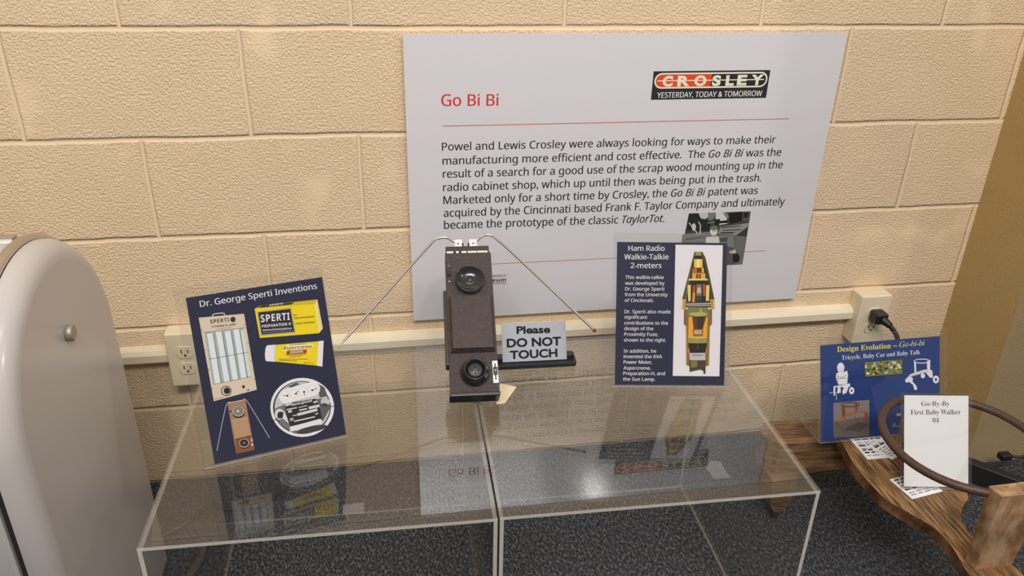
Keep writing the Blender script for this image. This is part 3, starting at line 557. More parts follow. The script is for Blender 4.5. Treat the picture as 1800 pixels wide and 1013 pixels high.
('P',(190,190,194),[(.1894,.0518),(.1879,.0454),(.1853,.0393),(.1817,.0337),(.1773,.0289),(.172,.0249),(.1661,.0218),(.1598,.0198),(.1531,.0187),(.1462,.0187),(.1394,.0198),(.1327,.0219),(.1264,.025),(.1206,.029),(.1154,.0337),(.111,.0391),(.1075,.045),(.1049,.0514),(.1033,.0579),(.1027,.0645),(.1031,.0711),(.1047,.0774),(.1072,.0833),(.1106,.0887),(.1149,.0935),(.12,.0975),(.1256,.1006),(.1319,.1028),(.1384,.1039),(.1452,.1041),(.152,.1032),(.1587,.1012),(.165,.0983),(.171,.0945),(.1763,.0898),(.1809,.0844),(.1846,.0785),(.1874,.072),(.1891,.0654),(.1898,.0586)]),
('P',(110,110,114),[(.103,.0685),(.1199,.0727),(.1213,.0324),(.1395,.0187),(.127,.0206),(.1075,.0409)]),
('P',(90,90,94),[(.169,.0699),(.1894,.0681),(.189,.0492),(.1748,.0308),(.1727,.034)]),
('P',(60,58,60),[(.1806,.0215),(.1798,.0201),(.1774,.0188),(.1734,.0177),(.1682,.0169),(.1621,.0165),(.1556,.0164),(.1491,.0166),(.143,.0173),(.1378,.0182),(.1338,.0193),(.1313,.0206),(.1303,.022),(.1311,.0234),(.1335,.0246),(.1374,.0257),(.1426,.0265),(.1486,.027),(.155,.0271),(.1616,.0268),(.1677,.0262),(.173,.0253),(.1771,.0242),(.1797,.0229)]),
('P',(84,82,84),[(.1743,.0969),(.1857,.0864),(.1886,.071),(.1756,.0711)]),
('P',(70,70,72),[(.1278,.1001),(.1422,.1036),(.148,.1004),(.1337,.0975)]),
('P',(226,224,228),[(.1323,.0829),(.1316,.0801),(.1301,.0776),(.1282,.0756),(.1259,.0742),(.1233,.0736),(.1207,.0738),(.1181,.0748),(.1159,.0764),(.1141,.0787),(.1129,.0813),(.1124,.0843),(.1125,.0872),(.1132,.0901),(.1147,.0926),(.1166,.0946),(.1189,.0959),(.1215,.0965),(.1241,.0964),(.1266,.0954),(.1288,.0938),(.1306,.0915),(.1319,.0889),(.1324,.0859)]),
('P',(226,224,228),[(.1785,.0859),(.1776,.083),(.1761,.0805),(.174,.0785),(.1714,.0772),(.1685,.0767),(.1655,.0769),(.1627,.0779),(.1602,.0797),(.1581,.082),(.1567,.0847),(.156,.0877),(.1561,.0907),(.1569,.0936),(.1584,.0961),(.1606,.0981),(.1631,.0994),(.166,.0999),(.169,.0997),(.1718,.0987),(.1743,.097),(.1764,.0947),(.1778,.092),(.1785,.089)]),
('P',(226,224,228),[(.1222,.0965),(.1671,.1),(.1677,.0766),(.1228,.0736)]),
('P',(40,38,42),[(.1186,.0683),(.1294,.0692),(.1312,.0728),(.1691,.0709),(.1735,.0527),(.1743,.0347),(.1215,.034)]),
('T','Westinghouse',(.1293,.0671),(.1628,.0674),.0039,(222,220,226),'b'),
('P',(220,218,222),[(.1214,.0334),(.1719,.0361),(.1737,.028),(.1208,.0255)]),
('P',(28,28,32),[(.1271,.085),(.1267,.0841),(.1258,.0836),(.1248,.0839),(.1241,.0846),(.124,.0857),(.1244,.0866),(.1253,.087),(.1263,.0868),(.127,.086)]),
('P',(28,28,32),[(.1255,.0849),(.1185,.0867),(.1186,.0876),(.1256,.0858)]),
('P',(28,28,32),[(.1408,.0853),(.1403,.0844),(.1394,.084),(.1385,.0842),(.1378,.085),(.1376,.086),(.1381,.0869),(.1389,.0874),(.1399,.0872),(.1406,.0864)]),
('P',(28,28,32),[(.1389,.086),(.143,.0899),(.1436,.0892),(.1395,.0853)]),
('P',(28,28,32),[(.1539,.0857),(.1535,.0848),(.1526,.0843),(.1516,.0846),(.1509,.0853),(.1507,.0864),(.1512,.0873),(.1521,.0878),(.1531,.0875),(.1538,.0868)]),
('P',(28,28,32),[(.1528,.086),(.1526,.0797),(.1517,.0797),(.1519,.0861)]),
('P',(28,28,32),[(.1672,.0857),(.1668,.0847),(.1659,.0843),(.1649,.0845),(.1642,.0853),(.164,.0863),(.1644,.0873),(.1653,.0877),(.1663,.0875),(.1671,.0867)]),
('P',(28,28,32),[(.1655,.0865),(.1737,.0882),(.1739,.0873),(.1657,.0855)]),
('P',(120,118,122),[(.1283,.0851),(.1292,.0849),(.1291,.0842),(.1282,.0844)]),
('P',(120,118,122),[(.1267,.0814),(.1274,.0806),(.1268,.0801),(.1262,.0808)]),
('P',(120,118,122),[(.1233,.0794),(.1234,.0784),(.1227,.0783),(.1225,.0793)]),
('P',(120,118,122),[(.1193,.08),(.1189,.0791),(.1182,.0795),(.1187,.0804)]),
('P',(120,118,122),[(.1164,.083),(.1155,.0825),(.1152,.0832),(.1161,.0837)]),
('P',(120,118,122),[(.1156,.0871),(.1146,.0873),(.1147,.0881),(.1157,.0879)]),
('P',(120,118,122),[(.1171,.0909),(.1165,.0916),(.117,.0922),(.1177,.0914)]),
('P',(120,118,122),[(.1205,.0928),(.1204,.0939),(.1211,.0939),(.1213,.0929)]),
('P',(120,118,122),[(.1245,.0922),(.1249,.0931),(.1256,.0928),(.1251,.0918)]),
('P',(120,118,122),[(.1274,.0893),(.1283,.0897),(.1286,.089),(.1278,.0886)]),
('P',(120,118,122),[(.1429,.0859),(.1439,.0857),(.1438,.085),(.1428,.0852)]),
('P',(120,118,122),[(.1413,.0822),(.142,.0814),(.1415,.0808),(.1408,.0816)]),
('P',(120,118,122),[(.1379,.0802),(.138,.0791),(.1373,.0791),(.1371,.0801)]),
('P',(120,118,122),[(.1339,.0808),(.1334,.0799),(.1328,.0803),(.1332,.0812)]),
('P',(120,118,122),[(.1309,.0838),(.13,.0833),(.1297,.084),(.1306,.0845)]),
('P',(120,118,122),[(.1301,.0879),(.1291,.0881),(.1292,.0889),(.1302,.0887)]),
('P',(120,118,122),[(.1317,.0917),(.131,.0925),(.1315,.093),(.1322,.0922)]),
('P',(120,118,122),[(.1351,.0937),(.135,.0947),(.1357,.0948),(.1358,.0938)]),
('P',(120,118,122),[(.1391,.0931),(.1395,.094),(.1402,.0936),(.1397,.0927)]),
('P',(120,118,122),[(.142,.0901),(.1429,.0906),(.1433,.0899),(.1424,.0894)]),
('P',(120,118,122),[(.1576,.0861),(.1586,.0859),(.1584,.0851),(.1574,.0853)]),
('P',(120,118,122),[(.1559,.0823),(.1567,.0815),(.1561,.081),(.1554,.0818)]),
('P',(120,118,122),[(.1525,.0803),(.1526,.0793),(.1519,.0792),(.1517,.0803)]),
('P',(120,118,122),[(.1485,.081),(.148,.08),(.1474,.0804),(.1478,.0814)]),
('P',(120,118,122),[(.1455,.0839),(.1446,.0835),(.1443,.0842),(.1451,.0846)]),
('P',(120,118,122),[(.1446,.0881),(.1436,.0883),(.1438,.0891),(.1447,.0889)]),
('P',(120,118,122),[(.1462,.0919),(.1455,.0927),(.1461,.0932),(.1468,.0924)]),
('P',(120,118,122),[(.1497,.0939),(.1495,.0949),(.1503,.095),(.1504,.094)]),
('P',(120,118,122),[(.1537,.0933),(.1541,.0942),(.1548,.0938),(.1543,.0929)]),
('P',(120,118,122),[(.1567,.0903),(.1576,.0908),(.1579,.09),(.157,.0896)]),
('P',(120,118,122),[(.1724,.0867),(.1734,.0865),(.1733,.0857),(.1723,.0859)]),
('P',(120,118,122),[(.1708,.0829),(.1715,.0821),(.171,.0815),(.1702,.0823)]),
('P',(120,118,122),[(.1673,.0809),(.1674,.0798),(.1667,.0797),(.1665,.0808)]),
('P',(120,118,122),[(.1632,.0815),(.1628,.0806),(.1621,.081),(.1626,.0819)]),
('P',(120,118,122),[(.1602,.0845),(.1593,.084),(.159,.0848),(.1599,.0852)]),
('P',(120,118,122),[(.1594,.0887),(.1584,.0889),(.1585,.0897),(.1595,.0894)]),
('P',(120,118,122),[(.161,.0925),(.1602,.0933),(.1608,.0938),(.1615,.093)]),
('P',(120,118,122),[(.1644,.0945),(.1643,.0955),(.165,.0956),(.1652,.0946)]),
('P',(120,118,122),[(.1685,.0939),(.1689,.0948),(.1696,.0944),(.1691,.0935)]),
('P',(120,118,122),[(.1715,.0909),(.1724,.0914),(.1728,.0906),(.1719,.0902)]),
('P',(205,203,208),[(.1209,.0641),(.1372,.0637),(.1373,.0619),(.1209,.0622)]),
('P',(205,203,208),[(.1396,.0629),(.1537,.0634),(.1538,.0621),(.1398,.0616)]),
('P',(205,203,208),[(.1402,.0587),(.1529,.0587),(.1531,.0564),(.1403,.0563)]),
('P',(205,203,208),[(.1555,.0603),(.1729,.0605),(.1732,.0559),(.1558,.0558)]),
('P',(205,203,208),[(.1285,.0518),(.1354,.0516),(.1354,.05),(.1285,.0502)]),
('P',(205,203,208),[(.136,.0533),(.1687,.0546),(.1691,.0501),(.1364,.0488)]),
('P',(205,203,208),[(.1224,.0607),(.1282,.0614),(.1288,.0575),(.123,.0568)]),
('P',(205,203,208),[(.1643,.0669),(.1708,.0675),(.1712,.0646),(.1646,.064)]),
('P',(205,203,208),[(.1295,.0422),(.1634,.0425),(.1635,.0404),(.1296,.0401)]),
('P',(205,203,208),[(.1234,.0476),(.1291,.0474),(.1291,.0458),(.1235,.0461)]),
('P',(205,203,208),[(.1638,.0463),(.1691,.0471),(.1695,.0453),(.1642,.0445)]),
('P',(205,203,208),[(.1233,.045),(.1291,.0448),(.1291,.0432),(.1233,.0434)]),
('P',(210,208,212),[(.1158,.0563),(.1152,.054),(.1142,.052),(.1127,.0504),(.111,.0494),(.1091,.0489),(.1072,.049),(.1054,.0497),(.1038,.051),(.1025,.0528),(.1017,.0549),(.1013,.0572),(.1014,.0596),(.102,.0618),(.103,.0638),(.1045,.0654),(.1062,.0665),(.1081,.067),(.11,.0669),(.1118,.0662),(.1134,.0649),(.1147,.0631),(.1156,.061),(.116,.0587)]),
('P',(44,42,44),[(.1147,.0552),(.1143,.0538),(.1136,.0524),(.1126,.0514),(.1115,.0507),(.1102,.0504),(.1089,.0504),(.1077,.0509),(.1067,.0518),(.1058,.0529),(.1052,.0543),(.105,.0559),(.105,.0574),(.1054,.0589),(.1061,.0602),(.1071,.0613),(.1082,.062),(.1095,.0623),(.1108,.0622),(.112,.0618),(.113,.0609),(.1139,.0597),(.1145,.0583),(.1148,.0568)]),
('P',(215,213,218),[(.1165,.0628),(.121,.0391),(.1127,.0504)]),
('P',(190,188,192),[(.191,.061),(.1905,.0595),(.1895,.0582),(.1881,.0572),(.1864,.0566),(.1845,.0564),(.1825,.0566),(.1806,.0573),(.1789,.0583),(.1775,.0596),(.1764,.0611),(.1759,.0627),(.1759,.0643),(.1764,.0658),(.1773,.0671),(.1787,.0681),(.1804,.0687),(.1823,.0689),(.1843,.0686),(.1862,.068),(.188,.067),(.1894,.0657),(.1904,.0642),(.191,.0626)]),
('P',(66,64,66),[(.1864,.0566),(.1861,.0559),(.1855,.0553),(.1846,.0549),(.1835,.0546),(.1823,.0546),(.181,.0548),(.1797,.0552),(.1785,.0558),(.1775,.0564),(.1768,.0572),(.1764,.058),(.1764,.0588),(.1766,.0595),(.1772,.0601),(.1781,.0605),(.1792,.0607),(.1805,.0608),(.1818,.0606),(.1831,.0602),(.1843,.0596),(.1852,.0589),(.186,.0582),(.1864,.0573)]),
('P',(28,28,32),[(.0958,.0481),(.1158,.0608),(.1164,.0597),(.0964,.0471)]),
('P',(28,28,32),[(.1876,.0554),(.1963,.0519),(.196,.051),(.1873,.0545)])],
'left_radio':[
('P',(158,122,94),[(.0336,.0938),(.061,.0929),(.0619,.0088),(.034,.009)]),
('P',(132,78,52),[(.0356,.0322),(.0602,.0329),(.0619,.0088),(.034,.009)]),
('P',(176,140,110),[(.0355,.0642),(.0595,.0639),(.06,.0334),(.0365,.0327)]),
('P',(70,48,40),[(.0361,.0333),(.0601,.0337),(.0602,.0322),(.0362,.0317)]),
('P',(205,170,140),[(.0355,.0646),(.0595,.0643),(.0595,.0635),(.0355,.0638)]),
('P',(50,44,42),[(.0566,.0711),(.056,.0691),(.0548,.0675),(.0531,.0662),(.051,.0654),(.0487,.0651),(.0463,.0654),(.044,.0662),(.042,.0674),(.0403,.0691),(.0391,.071),(.0385,.0731),(.0385,.0752),(.0392,.0771),(.0404,.0788),(.042,.0801),(.0441,.0809),(.0464,.0812),(.0488,.0809),(.0511,.0801),(.0532,.0789),(.0548,.0772),(.056,.0753),(.0567,.0732)]),
('P',(196,184,172),[(.0562,.0745),(.0556,.0724),(.0544,.0707),(.0528,.0693),(.0508,.0685),(.0486,.0681),(.0463,.0684),(.0442,.0691),(.0422,.0704),(.0406,.0721),(.0395,.0741),(.039,.0762),(.039,.0783),(.0396,.0803),(.0408,.0821),(.0424,.0834),(.0444,.0843),(.0466,.0847),(.0489,.0844),(.051,.0837),(.053,.0824),(.0546,.0807),(.0557,.0787),(.0562,.0766)]),
('P',(130,124,120),[(.0553,.075),(.0548,.0732),(.0537,.0716),(.0523,.0704),(.0505,.0696),(.0485,.0693),(.0465,.0695),(.0446,.0702),(.0428,.0713),(.0414,.0728),(.0405,.0746),(.04,.0766),(.04,.0785),(.0406,.0803),(.0416,.0819),(.0431,.0831),(.0448,.0839),(.0468,.0842),(.0488,.0841),(.0507,.0834),(.0525,.0822),(.0539,.0807),(.0549,.0789),(.0554,.077)]),
('P',(220,215,210),[(.0488,.0765),(.0487,.0761),(.0485,.0757),(.0481,.0754),(.0478,.0752),(.0473,.0751),(.0469,.0751),(.0465,.0753),(.0461,.0755),(.0458,.0759),(.0456,.0763),(.0456,.0768),(.0456,.0772),(.0457,.0777),(.0459,.0781),(.0462,.0784),(.0466,.0786),(.047,.0787),(.0475,.0786),(.0479,.0785),(.0482,.0782),(.0485,.0779),(.0487,.0774),(.0488,.077)]),
('P',(60,40,34),[(.0558,.0201),(.0553,.0182),(.0542,.0166),(.0527,.0153),(.0509,.0145),(.049,.0142),(.0469,.0144),(.045,.0151),(.0432,.0164),(.0418,.018),(.0409,.0198),(.0404,.0218),(.0404,.0239),(.041,.0258),(.0421,.0274),(.0435,.0287),(.0453,.0295),(.0473,.0298),(.0493,.0296),(.0513,.0289),(.053,.0277),(.0544,.0261),(.0554,.0242),(.0559,.0222)]),
('P',(196,180,168),[(.0554,.0218),(.0548,.02),(.0539,.0185),(.0525,.0173),(.0508,.0166),(.0489,.0163),(.047,.0165),(.0452,.0172),(.0435,.0183),(.0422,.0198),(.0413,.0216),(.0409,.0234),(.0409,.0253),(.0414,.0271),(.0424,.0286),(.0438,.0298),(.0455,.0306),(.0473,.0309),(.0492,.0307),(.0511,.03),(.0527,.0289),(.054,.0274),(.055,.0256),(.0554,.0237)]),
('P',(40,36,36),[(.0545,.0223),(.054,.0208),(.0532,.0195),(.052,.0185),(.0505,.0178),(.0489,.0176),(.0472,.0178),(.0456,.0184),(.0442,.0193),(.043,.0206),(.0422,.0221),(.0418,.0237),(.0419,.0254),(.0423,.0269),(.0432,.0282),(.0444,.0292),(.0458,.0299),(.0475,.0301),(.0491,.0299),(.0507,.0293),(.0521,.0283),(.0533,.0271),(.0541,.0256),(.0545,.0239)]),
('P',(110,104,100),[(.0505,.0233),(.0503,.0228),(.0501,.0223),(.0497,.022),(.0492,.0218),(.0486,.0217),(.0481,.0218),(.0475,.022),(.0471,.0223),(.0467,.0227),(.0464,.0232),(.0463,.0237),(.0463,.0243),(.0465,.0248),(.0467,.0252),(.0471,.0256),(.0476,.0258),(.0482,.0259),(.0487,.0258),(.0492,.0256),(.0497,.0253),(.0501,.0249),(.0504,.0244),(.0505,.0238)]),
('P',(214,180,160),[(.0592,.0283),(.0614,.0283),(.0614,.0161),(.0585,.0161)]),
('P',(28,28,32),[(.0591,.0233),(.0613,.023),(.0611,.0204),(.0592,.0204)]),
('P',(28,28,32),[(.0348,.0806),(.0375,.0806),(.0373,.0778),(.0349,.0778)]),
('P',(160,160,176),[(.0059,.0213),(.0184,.0579),(.0195,.0574),(.007,.0208)]),
('P',(160,160,176),[(.0184,.0579),(.0299,.0889),(.031,.0884),(.0195,.0574)]),
('P',(160,160,176),[(.0299,.0891),(.033,.0935),(.034,.0928),(.0309,.0883)]),
('P',(160,160,176),[(.0333,.0938),(.0383,.0952),(.0387,.094),(.0337,.0925)]),
('P',(160,160,176),[(.058,.0955),(.0613,.0939),(.0609,.0927),(.0575,.0944)]),
('P',(160,160,176),[(.0616,.0936),(.064,.0894),(.063,.0888),(.0606,.093)]),
('P',(160,160,176),[(.064,.0893),(.0773,.0536),(.0762,.0532),(.0629,.0889)]),
('P',(160,160,176),[(.0773,.0536),(.0881,.0233),(.0869,.0229),(.0762,.0532)]),
('P',(214,196,160),[(.0358,.0935),(.0586,.0936),(.0587,.0925),(.0359,.0923)])],
'design_heading':[
('T','Design Evolution',(.0376,.1868),(.1615,.1859),.0112,(228,206,80),'R'),
('P',(228,206,80),[(.1666,.1907),(.1765,.1905),(.1765,.1892),(.1666,.1894)]),
('T','Go-bi-bi',(.1813,.1863),(.2407,.1864),.0114,(222,210,140),'I'),
('T','Tricycle, Baby Car and Baby Talk',(.0479,.1694),(.2304,.1682),.0092,(222,220,226),'r')],
'design_strip':[
('P',(120,126,70),[(.0997,.1612),(.1886,.1609),(.1885,.1292),(.1003,.1294)]),
('P',(200,196,180),[(.1258,.1571),(.1255,.1547),(.1228,.1533),(.1199,.1538),(.1189,.156),(.1205,.1581),(.1236,.1586)]),
('P',(70,92,40),[(.1079,.1457),(.1073,.1437),(.1048,.1428),(.1024,.1436),(.1018,.1455),(.1035,.1471),(.1062,.1472)]),
('P',(150,150,60),[(.1495,.152),(.1489,.1504),(.1468,.1497),(.1448,.1505),(.1444,.1521),(.1458,.1533),(.1481,.1533)]),
('P',(60,120,60),[(.1849,.156),(.1823,.1544),(.1781,.1553),(.1755,.158),(.1764,.1605),(.1802,.1609),(.1839,.1589)]),
('P',(170,140,50),[(.1233,.1524),(.1228,.1496),(.1193,.1477),(.1156,.1483),(.1144,.1508),(.1166,.1534),(.1206,.1541)]),
('P',(200,196,180),[(.1566,.1426),(.1557,.14),(.1524,.1389),(.1492,.14),(.1485,.1426),(.1508,.1446),(.1544,.1447)]),
('P',(48,60,30),[(.1312,.1331),(.1283,.1317),(.1236,.1331),(.1206,.1361),(.1216,.1386),(.1259,.1386),(.1302,.1361)]),
('P',(60,120,60),[(.1086,.1493),(.1059,.1479),(.1016,.1491),(.099,.152),(.1001,.1545),(.104,.1546),(.1078,.1523)]),
('P',(110,130,150),[(.1492,.1481),(.1476,.1457),(.1437,.1453),(.1404,.147),(.1403,.1497),(.1434,.1513),(.1474,.1506)]),
('P',(150,150,60),[(.1272,.1541),(.1265,.1511),(.1226,.1489),(.1184,.1491),(.117,.1516),(.1196,.1545),(.1241,.1556)]),
('P',(214,206,190),[(.1585,.1503),(.1563,.1485),(.1526,.1489),(.1501,.1513),(.1507,.1539),(.154,.1547),(.1575,.1531)]),
('P',(90,50,40),[(.1171,.1416),(.1161,.1406),(.1143,.1407),(.113,.1418),(.1132,.143),(.1147,.1435),(.1165,.1429)]),
('P',(150,90,50),[(.1429,.1543),(.1419,.152),(.1388,.1512),(.1359,.1524),(.1354,.1548),(.1377,.1565),(.1411,.1563)]),
('P',(70,92,40),[(.1509,.1356),(.1497,.1346),(.1477,.1348),(.1464,.1361),(.1468,.1375),(.1485,.1379),(.1503,.137)]),
('P',(150,150,60),[(.1316,.1447),(.1298,.1421),(.125,.1411),(.1208,.1424),(.1203,.1451),(.1239,.1471),(.1289,.1469)]),
('P',(150,150,60),[(.1195,.1464),(.1183,.1457),(.1166,.1462),(.1157,.1475),(.1162,.1486),(.1178,.1487),(.1193,.1477)]),
('P',(70,92,40),[(.1875,.1408),(.1856,.1382),(.1803,.1371),(.1757,.1383),(.1751,.141),(.1791,.1431),(.1846,.143)]),
('P',(150,90,50),[(.1342,.1535),(.1319,.1516),(.1277,.1521),(.1248,.1545),(.1253,.1571),(.1289,.1579),(.1329,.1563)]),
('P',(60,120,60),[(.1151,.145),(.114,.1421),(.1095,.1401),(.105,.1406),(.1039,.1432),(.1071,.1459),(.1121,.1467)]),
('P',(70,92,40),[(.1375,.135),(.1366,.1331),(.1338,.1325),(.1313,.1336),(.131,.1357),(.1331,.1372),(.136,.1369)]),
('P',(60,120,60),[(.1458,.1487),(.1435,.1466),(.1387,.1467),(.135,.1489),(.1353,.1516),(.1392,.1527),(.1439,.1514)]),
('P',(150,150,60),[(.1445,.1555),(.1436,.1524),(.1392,.1501),(.1346,.1502),(.1333,.1527),(.1363,.1557),(.1413,.1569)]),
('P',(200,196,180),[(.1127,.1535),(.1106,.1515),(.1063,.1516),(.1031,.1539),(.1035,.1565),(.107,.1576),(.1112,.1562)]),
('P',(70,92,40),[(.1508,.1451),(.1504,.1429),(.1479,.1417),(.1453,.1423),(.1444,.1442),(.146,.1461),(.1488,.1465)]),
('P',(90,50,40),[(.15,.1392),(.1486,.1372),(.1455,.1369),(.1429,.1385),(.1428,.1408),(.1453,.1421),(.1486,.1414)]),
('P',(110,130,150),[(.1249,.1484),(.1242,.1473),(.1225,.1471),(.1211,.1478),(.121,.1491),(.1223,.1498),(.124,.1495)]),
('P',(90,50,40),[(.1585,.1489),(.1583,.1471),(.1564,.1458),(.1541,.1461),(.1532,.1478),(.1544,.1495),(.1567,.15)]),
('P',(90,50,40),[(.1267,.1526),(.1258,.151),(.1235,.1506),(.1215,.1517),(.1213,.1534),(.1231,.1545),(.1255,.1541)]),
('P',(170,140,50),[(.1305,.1497),(.1281,.1476),(.1229,.1477),(.119,.1499),(.1192,.1526),(.1234,.1537),(.1284,.1524)]),
('P',(86,120,70),[(.1898,.1458),(.1866,.1446),(.1816,.1463),(.1784,.1495),(.1795,.1519),(.1841,.1517),(.1887,.149)]),
('P',(110,130,150),[(.1652,.1581),(.1645,.1559),(.1617,.1547),(.1589,.1556),(.1582,.1578),(.1601,.1597),(.1632,.1598)]),
('P',(170,140,50),[(.1806,.1369),(.1788,.1342),(.1738,.133),(.1692,.1342),(.1686,.1369),(.1724,.139),(.1777,.1391)]),
('P',(110,130,150),[(.1448,.136),(.1435,.1343),(.1407,.1341),(.1385,.1356),(.1385,.1377),(.1408,.1387),(.1436,.1379)]),
('P',(110,130,150),[(.1593,.14),(.1574,.1391),(.1548,.1401),(.1535,.1421),(.1545,.1437),(.157,.1437),(.1591,.142)]),
('P',(86,120,70),[(.1152,.1361),(.1138,.1333),(.1089,.1315),(.1042,.1322),(.1033,.1348),(.1068,.1374),(.1121,.138)]),
('P',(60,120,60),[(.1407,.142),(.1382,.1401),(.1335,.1406),(.1302,.1431),(.1307,.1457),(.1347,.1465),(.1391,.1448)]),
('P',(150,90,50),[(.113,.1542),(.1112,.1519),(.1072,.1515),(.1039,.1533),(.1038,.156),(.107,.1575),(.1111,.1567)]),
('P',(90,50,40),[(.1411,.1463),(.1381,.1451),(.1335,.1468),(.1309,.15),(.1321,.1524),(.1363,.1521),(.1403,.1494)]),
('P',(110,130,150),[(.1064,.1361),(.105,.1353),(.1031,.1359),(.102,.1373),(.1026,.1386),(.1044,.1388),(.1062,.1376)]),
('P',(86,120,70),[(.1507,.1363),(.1495,.135),(.1471,.1351),(.1454,.1364),(.1456,.1381),(.1476,.1388),(.1499,.138)]),
('P',(48,60,30),[(.1755,.1444),(.1736,.142),(.1689,.1415),(.165,.1433),(.1648,.146),(.1685,.1476),(.1732,.1469)]),
('P',(48,60,30),[(.1118,.1405),(.1104,.1397),(.1085,.1403),(.1074,.1417),(.1079,.143),(.1098,.1432),(.1115,.1421)]),
('P',(48,60,30),[(.156,.1534),(.1539,.1523),(.1509,.1532),(.1493,.1555),(.1503,.1574),(.1531,.1575),(.1557,.1557)]),
('P',(48,60,30),[(.1295,.1499),(.1288,.1487),(.1269,.1485),(.1254,.1494),(.1254,.1507),(.1268,.1515),(.1287,.1511)]),
('P',(214,206,190),[(.1232,.1331),(.1211,.1318),(.1181,.1326),(.1163,.1349),(.1172,.1369),(.1201,.1372),(.1228,.1355)]),
('P',(170,140,50),[(.142,.156),(.1396,.1538),(.1343,.1537),(.1302,.1557),(.1303,.1584),(.1345,.1597),(.1397,.1586)]),
('P',(150,150,60),[(.1439,.1363),(.1415,.1343),(.1368,.1347),(.1333,.1371),(.1337,.1397),(.1377,.1406),(.1422,.1391)]),
('P',(214,206,190),[(.1863,.1426),(.1841,.1402),(.1788,.1396),(.1744,.1413),(.1742,.144),(.1783,.1457),(.1837,.1451)]),
('P',(200,196,180),[(.1742,.1526),(.1714,.1509),(.1663,.1517),(.1627,.1544),(.1633,.157),(.1677,.1575),(.1726,.1556)]),
('P',(70,92,40),[(.1327,.1365),(.1311,.1352),(.1285,.1355),(.1268,.1372),(.1272,.139),(.1295,.1396),(.132,.1385)]),
('P',(214,206,190),[(.1079,.1494),(.1055,.1477),(.1018,.1484),(.0995,.151),(.1004,.1535),(.1038,.154),(.1071,.1522)]),
('P',(110,130,150),[(.1562,.1438),(.1537,.1423),(.1501,.1432),(.148,.1458),(.149,.1482),(.1524,.1485),(.1556,.1466)]),
('P',(86,120,70),[(.1378,.1422),(.137,.139),(.1325,.1363),(.1278,.1361),(.1264,.1386),(.1293,.1418),(.1344,.1434)]),
('P',(214,206,190),[(.1117,.1348),(.1093,.1331),(.1056,.1338),(.1033,.1364),(.1041,.1389),(.1075,.1395),(.1109,.1376)]),
('P',(214,206,190),[(.1536,.1346),(.1517,.1326),(.1481,.1327),(.1455,.1348),(.1458,.1374),(.1489,.1384),(.1524,.1372)]),
('P',(170,140,50),[(.144,.1522),(.1409,.1512),(.1365,.1531),(.1342,.1564),(.1356,.1587),(.1397,.1581),(.1435,.1552)]),
('P',(86,120,70),[(.1353,.1461),(.1328,.1445),(.1288,.1454),(.1264,.1481),(.1273,.1506),(.1309,.151),(.1345,.149)]),
('P',(150,90,50),[(.121,.1351),(.119,.1338),(.116,.1344),(.1142,.1365),(.1149,.1386),(.1177,.139),(.1204,.1375)]),
('P',(86,120,70),[(.1601,.1356),(.1588,.135),(.157,.1356),(.156,.137),(.1567,.1382),(.1584,.1382),(.16,.1371)]),
('P',(60,120,60),[(.1209,.141),(.1189,.1399),(.1161,.1407),(.1146,.1429),(.1154,.1447),(.1181,.1449),(.1205,.1432)]),
('P',(150,150,60),[(.1575,.1436),(.1547,.1421),(.1502,.1432),(.1473,.146),(.1482,.1485),(.1522,.1488),(.1564,.1466)]),
('P',(150,90,50),[(.1712,.1336),(.1696,.1329),(.1675,.1337),(.1665,.1354),(.1674,.1368),(.1694,.1367),(.1712,.1353)]),
('P',(150,150,60),[(.1591,.1345),(.1587,.1331),(.1571,.1324),(.1554,.1329),(.1549,.1342),(.156,.1353),(.1578,.1355)]),
('P',(86,120,70),[(.145,.137),(.1442,.1353),(.1419,.1346),(.1398,.1355),(.1394,.1373),(.1411,.1386),(.1435,.1385)]),
('P',(214,206,190),[(.1835,.1471),(.1812,.1452),(.1772,.1457),(.1745,.1482),(.1751,.1508),(.1786,.1515),(.1824,.1499)]),
('P',(86,120,70),[(.1318,.1525),(.1304,.1507),(.1276,.1506),(.1253,.1521),(.1254,.1542),(.1277,.1552),(.1306,.1545)]),
('P',(170,140,50),[(.1441,.1393),(.1431,.1367),(.1397,.1357),(.1365,.1369),(.1359,.1395),(.1383,.1415),(.1419,.1414)]),
('P',(48,60,30),[(.1394,.158),(.1385,.1566),(.1362,.1563),(.1343,.1574),(.1343,.159),(.136,.16),(.1383,.1596)]),
('P',(110,130,150),[(.1526,.1374),(.1509,.1356),(.1476,.1357),(.1453,.1377),(.1457,.1399),(.1484,.1408),(.1515,.1397)]),
('P',(86,120,70),[(.1217,.1539),(.1184,.1529),(.1133,.1549),(.1101,.1583),(.1114,.1607),(.1161,.1601),(.1207,.1571)]),
('P',(60,120,60),[(.1546,.1506),(.1538,.1494),(.1519,.1492),(.1503,.1502),(.1503,.1516),(.1518,.1523),(.1538,.1519)]),
('P',(150,150,60),[(.1597,.1479),(.159,.1451),(.1555,.1435),(.1519,.1443),(.1508,.1469),(.1532,.1493),(.1571,.1498)]),
('P',(200,196,180),[(.1289,.1513),(.1268,.1488),(.1215,.1481),(.1171,.1497),(.1168,.1524),(.1209,.1541),(.1262,.1537)]),
('P',(48,60,30),[(.1556,.144),(.1544,.1413),(.1502,.14),(.1463,.1411),(.1456,.1438),(.1486,.146),(.1531,.1461)]),
('P',(70,92,40),[(.1479,.1535),(.1465,.1528),(.1447,.1535),(.1437,.155),(.1444,.1562),(.1462,.1562),(.1478,.1549)]),
('P',(86,120,70),[(.1157,.1527),(.1141,.15),(.1093,.1487),(.105,.1499),(.1044,.1525),(.1079,.1547),(.113,.1548)]),
('P',(86,120,70),[(.1811,.1411),(.1794,.1386),(.1749,.138),(.1712,.1397),(.1709,.1424),(.1743,.1441),(.1789,.1435)]),
